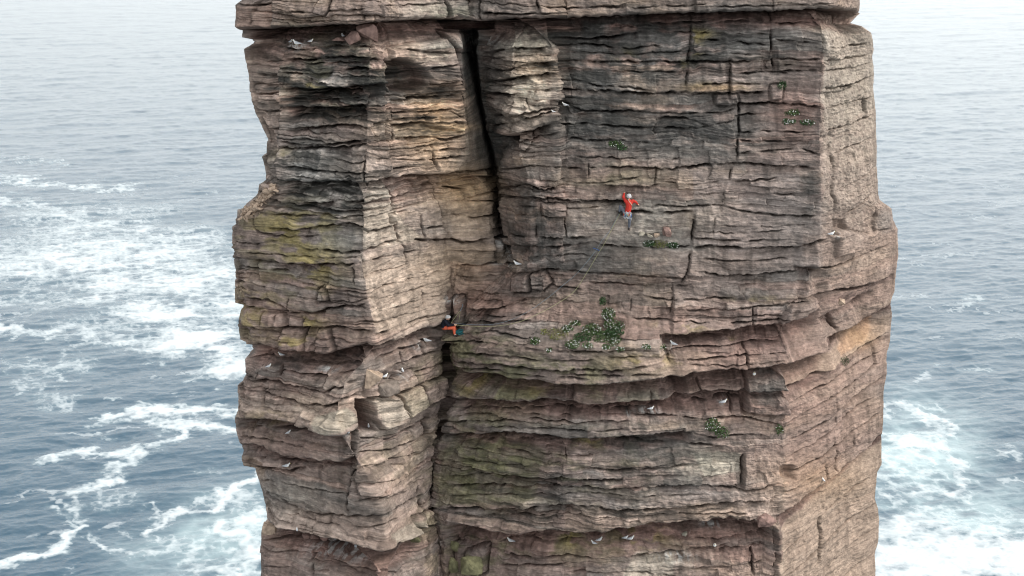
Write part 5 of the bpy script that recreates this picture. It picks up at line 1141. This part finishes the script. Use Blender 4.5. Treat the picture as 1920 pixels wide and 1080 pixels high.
for a, f in ((a1, f1), (a2, f2)):
    bm = bmesh.new(); limb(bm, (a.lerp(f, -.05) + Vector((0, 0, -.03)), .048), (a.lerp(f, .6) + Vector((0, 0, -.01)), .045), (f, .036)); fuse(bm, "shoe", [M_shoe], bl, .012, 2)
    bm = bmesh.new(); limb(bm, (a + Vector((0, 0, .05)), .047), (a + Vector((.01, 0, -.01)), .05)); obj_from_bm("sock", bm, [M_paleshoe], bl)
hb = bmesh.new(); strap(hb, loop_pts(B(833.4, 612.6, .25), .16, .01), .022); strap(hb, [B(838.5, 611.6, .36) + Vector((.0, .12 * math.sin(t), .11 * math.cos(t))) + Vector((0, .02, -.09)) for t in [2 * math.pi * k / 16 for k in range(17)]], .018)
obj_from_bm("harness", hb, [M_webd], bl)
tag(bl, "seated belayer in a black jacket, orange trousers and white helmet on the corner ledge", "person")

# ---- ropes, slings, rope pile
def tube_obj(name, pts, r, mat, label, cat, sub=10, group=None):
    pts = [Vector(p) for p in pts]; out = []
    for i in range(len(pts) - 1):
        p0, p1, p2, p3 = pts[max(i - 1, 0)], pts[i], pts[i + 1], pts[min(i + 2, len(pts) - 1)]
        for k in range(sub):
            t = k / sub
            out.append(.5 * ((2 * p1) + (p2 - p0) * t + (2 * p0 - 5 * p1 + 4 * p2 - p3) * t * t + (3 * p1 - p0 - 3 * p2 + p3) * t ** 3))
    out.append(pts[-1]); bm = bmesh.new(); add_ring_tube(bm, out, [r] * len(out), 6)
    o = obj_from_bm(name, bm, [mat], None); return tag(o, label, cat, group)
def rope_path(pp, o0, o1, mid=.2):
    n = len(pp); ys = [surf(x, y, 4) for x, y in pp]; L = []
    for i, (x, y) in enumerate(pp):
        if i == 0 and o0 is not None: L.append(o0)
        elif i == n - 1 and o1 is not None: L.append(o1)
        else: L.append(Vector(at(x, y, ys[i] - mid)))
    return L
waistL = J(1174, 400, .30)
tube_obj("climbing_rope", rope_path([(1164, 398), (1150, 424), (1137, 450), (1119, 480), (1098, 515), (1075, 548), (1040, 572), (1010, 588), (975, 603), (935, 611), (895, 612), (870, 609)], None, h1 + Vector((.03, -.02, 0))), .011, M_ropey, "olive yellow rope hanging in a long curve from the red climber to the belayer", "rope")
tube_obj("climbing_rope", rope_path([(1162, 398), (1146, 428), (1128, 452), (1117, 470), (1098, 494), (1078, 516), (1054, 536), (1025, 560), (985, 587), (945, 604), (905, 609), (872, 607)], None, h2 + Vector((.03, -.02, 0))), .008, M_ropeb, "grey blue rope running just above the yellow one between the climbers", "rope")
tube_obj("anchor_cord", [on_rock(862, 583, .06), B(849, 601, .1), B(845.5, 606.5, .3)], .010, M_ropey, "cord from the belay anchor down to the seated belayer's harness", "cord")
tube_obj("anchor_cord", [on_rock(863, 584, .06), on_rock(861, 598, .12), on_rock(858.5, 613, .12)], .010, M_ropey, "cord hanging straight down from the belay anchor to the rope pile", "cord")
tube_obj("anchor_cord", [on_rock(868, 570, .08), on_rock(866, 577, .08), on_rock(863, 583, .06)], .014, M_ropeb, "short grey cord of the belay anchor looped high in the corner", "cord")
r_ = random.Random(12); c0 = B(862, 623, .22); pts = []
for k in range(170):
    a = k * .55; q = .10 + .10 * r_.random()
    pts.append(c0 + Vector((q * 1.35 * math.cos(a) + r_.uniform(-.03, .03), q * math.sin(a) * .8, r_.uniform(-.06, .05) + .05 * math.sin(a * .31) + (.0 if k < 120 else .05))))
tube_obj("rope_pile", pts, .011, M_teal, "loose pile of teal rope beside the belayer's feet", "rope", 4)
tube_obj("sling", [on_rock(1112, 465, .08), on_rock(1120, 468, .08), on_rock(1124, 470, .1)], .02, M_gearb, "small blue sling clipped in a crack left of the yellow rope", "sling", 5)
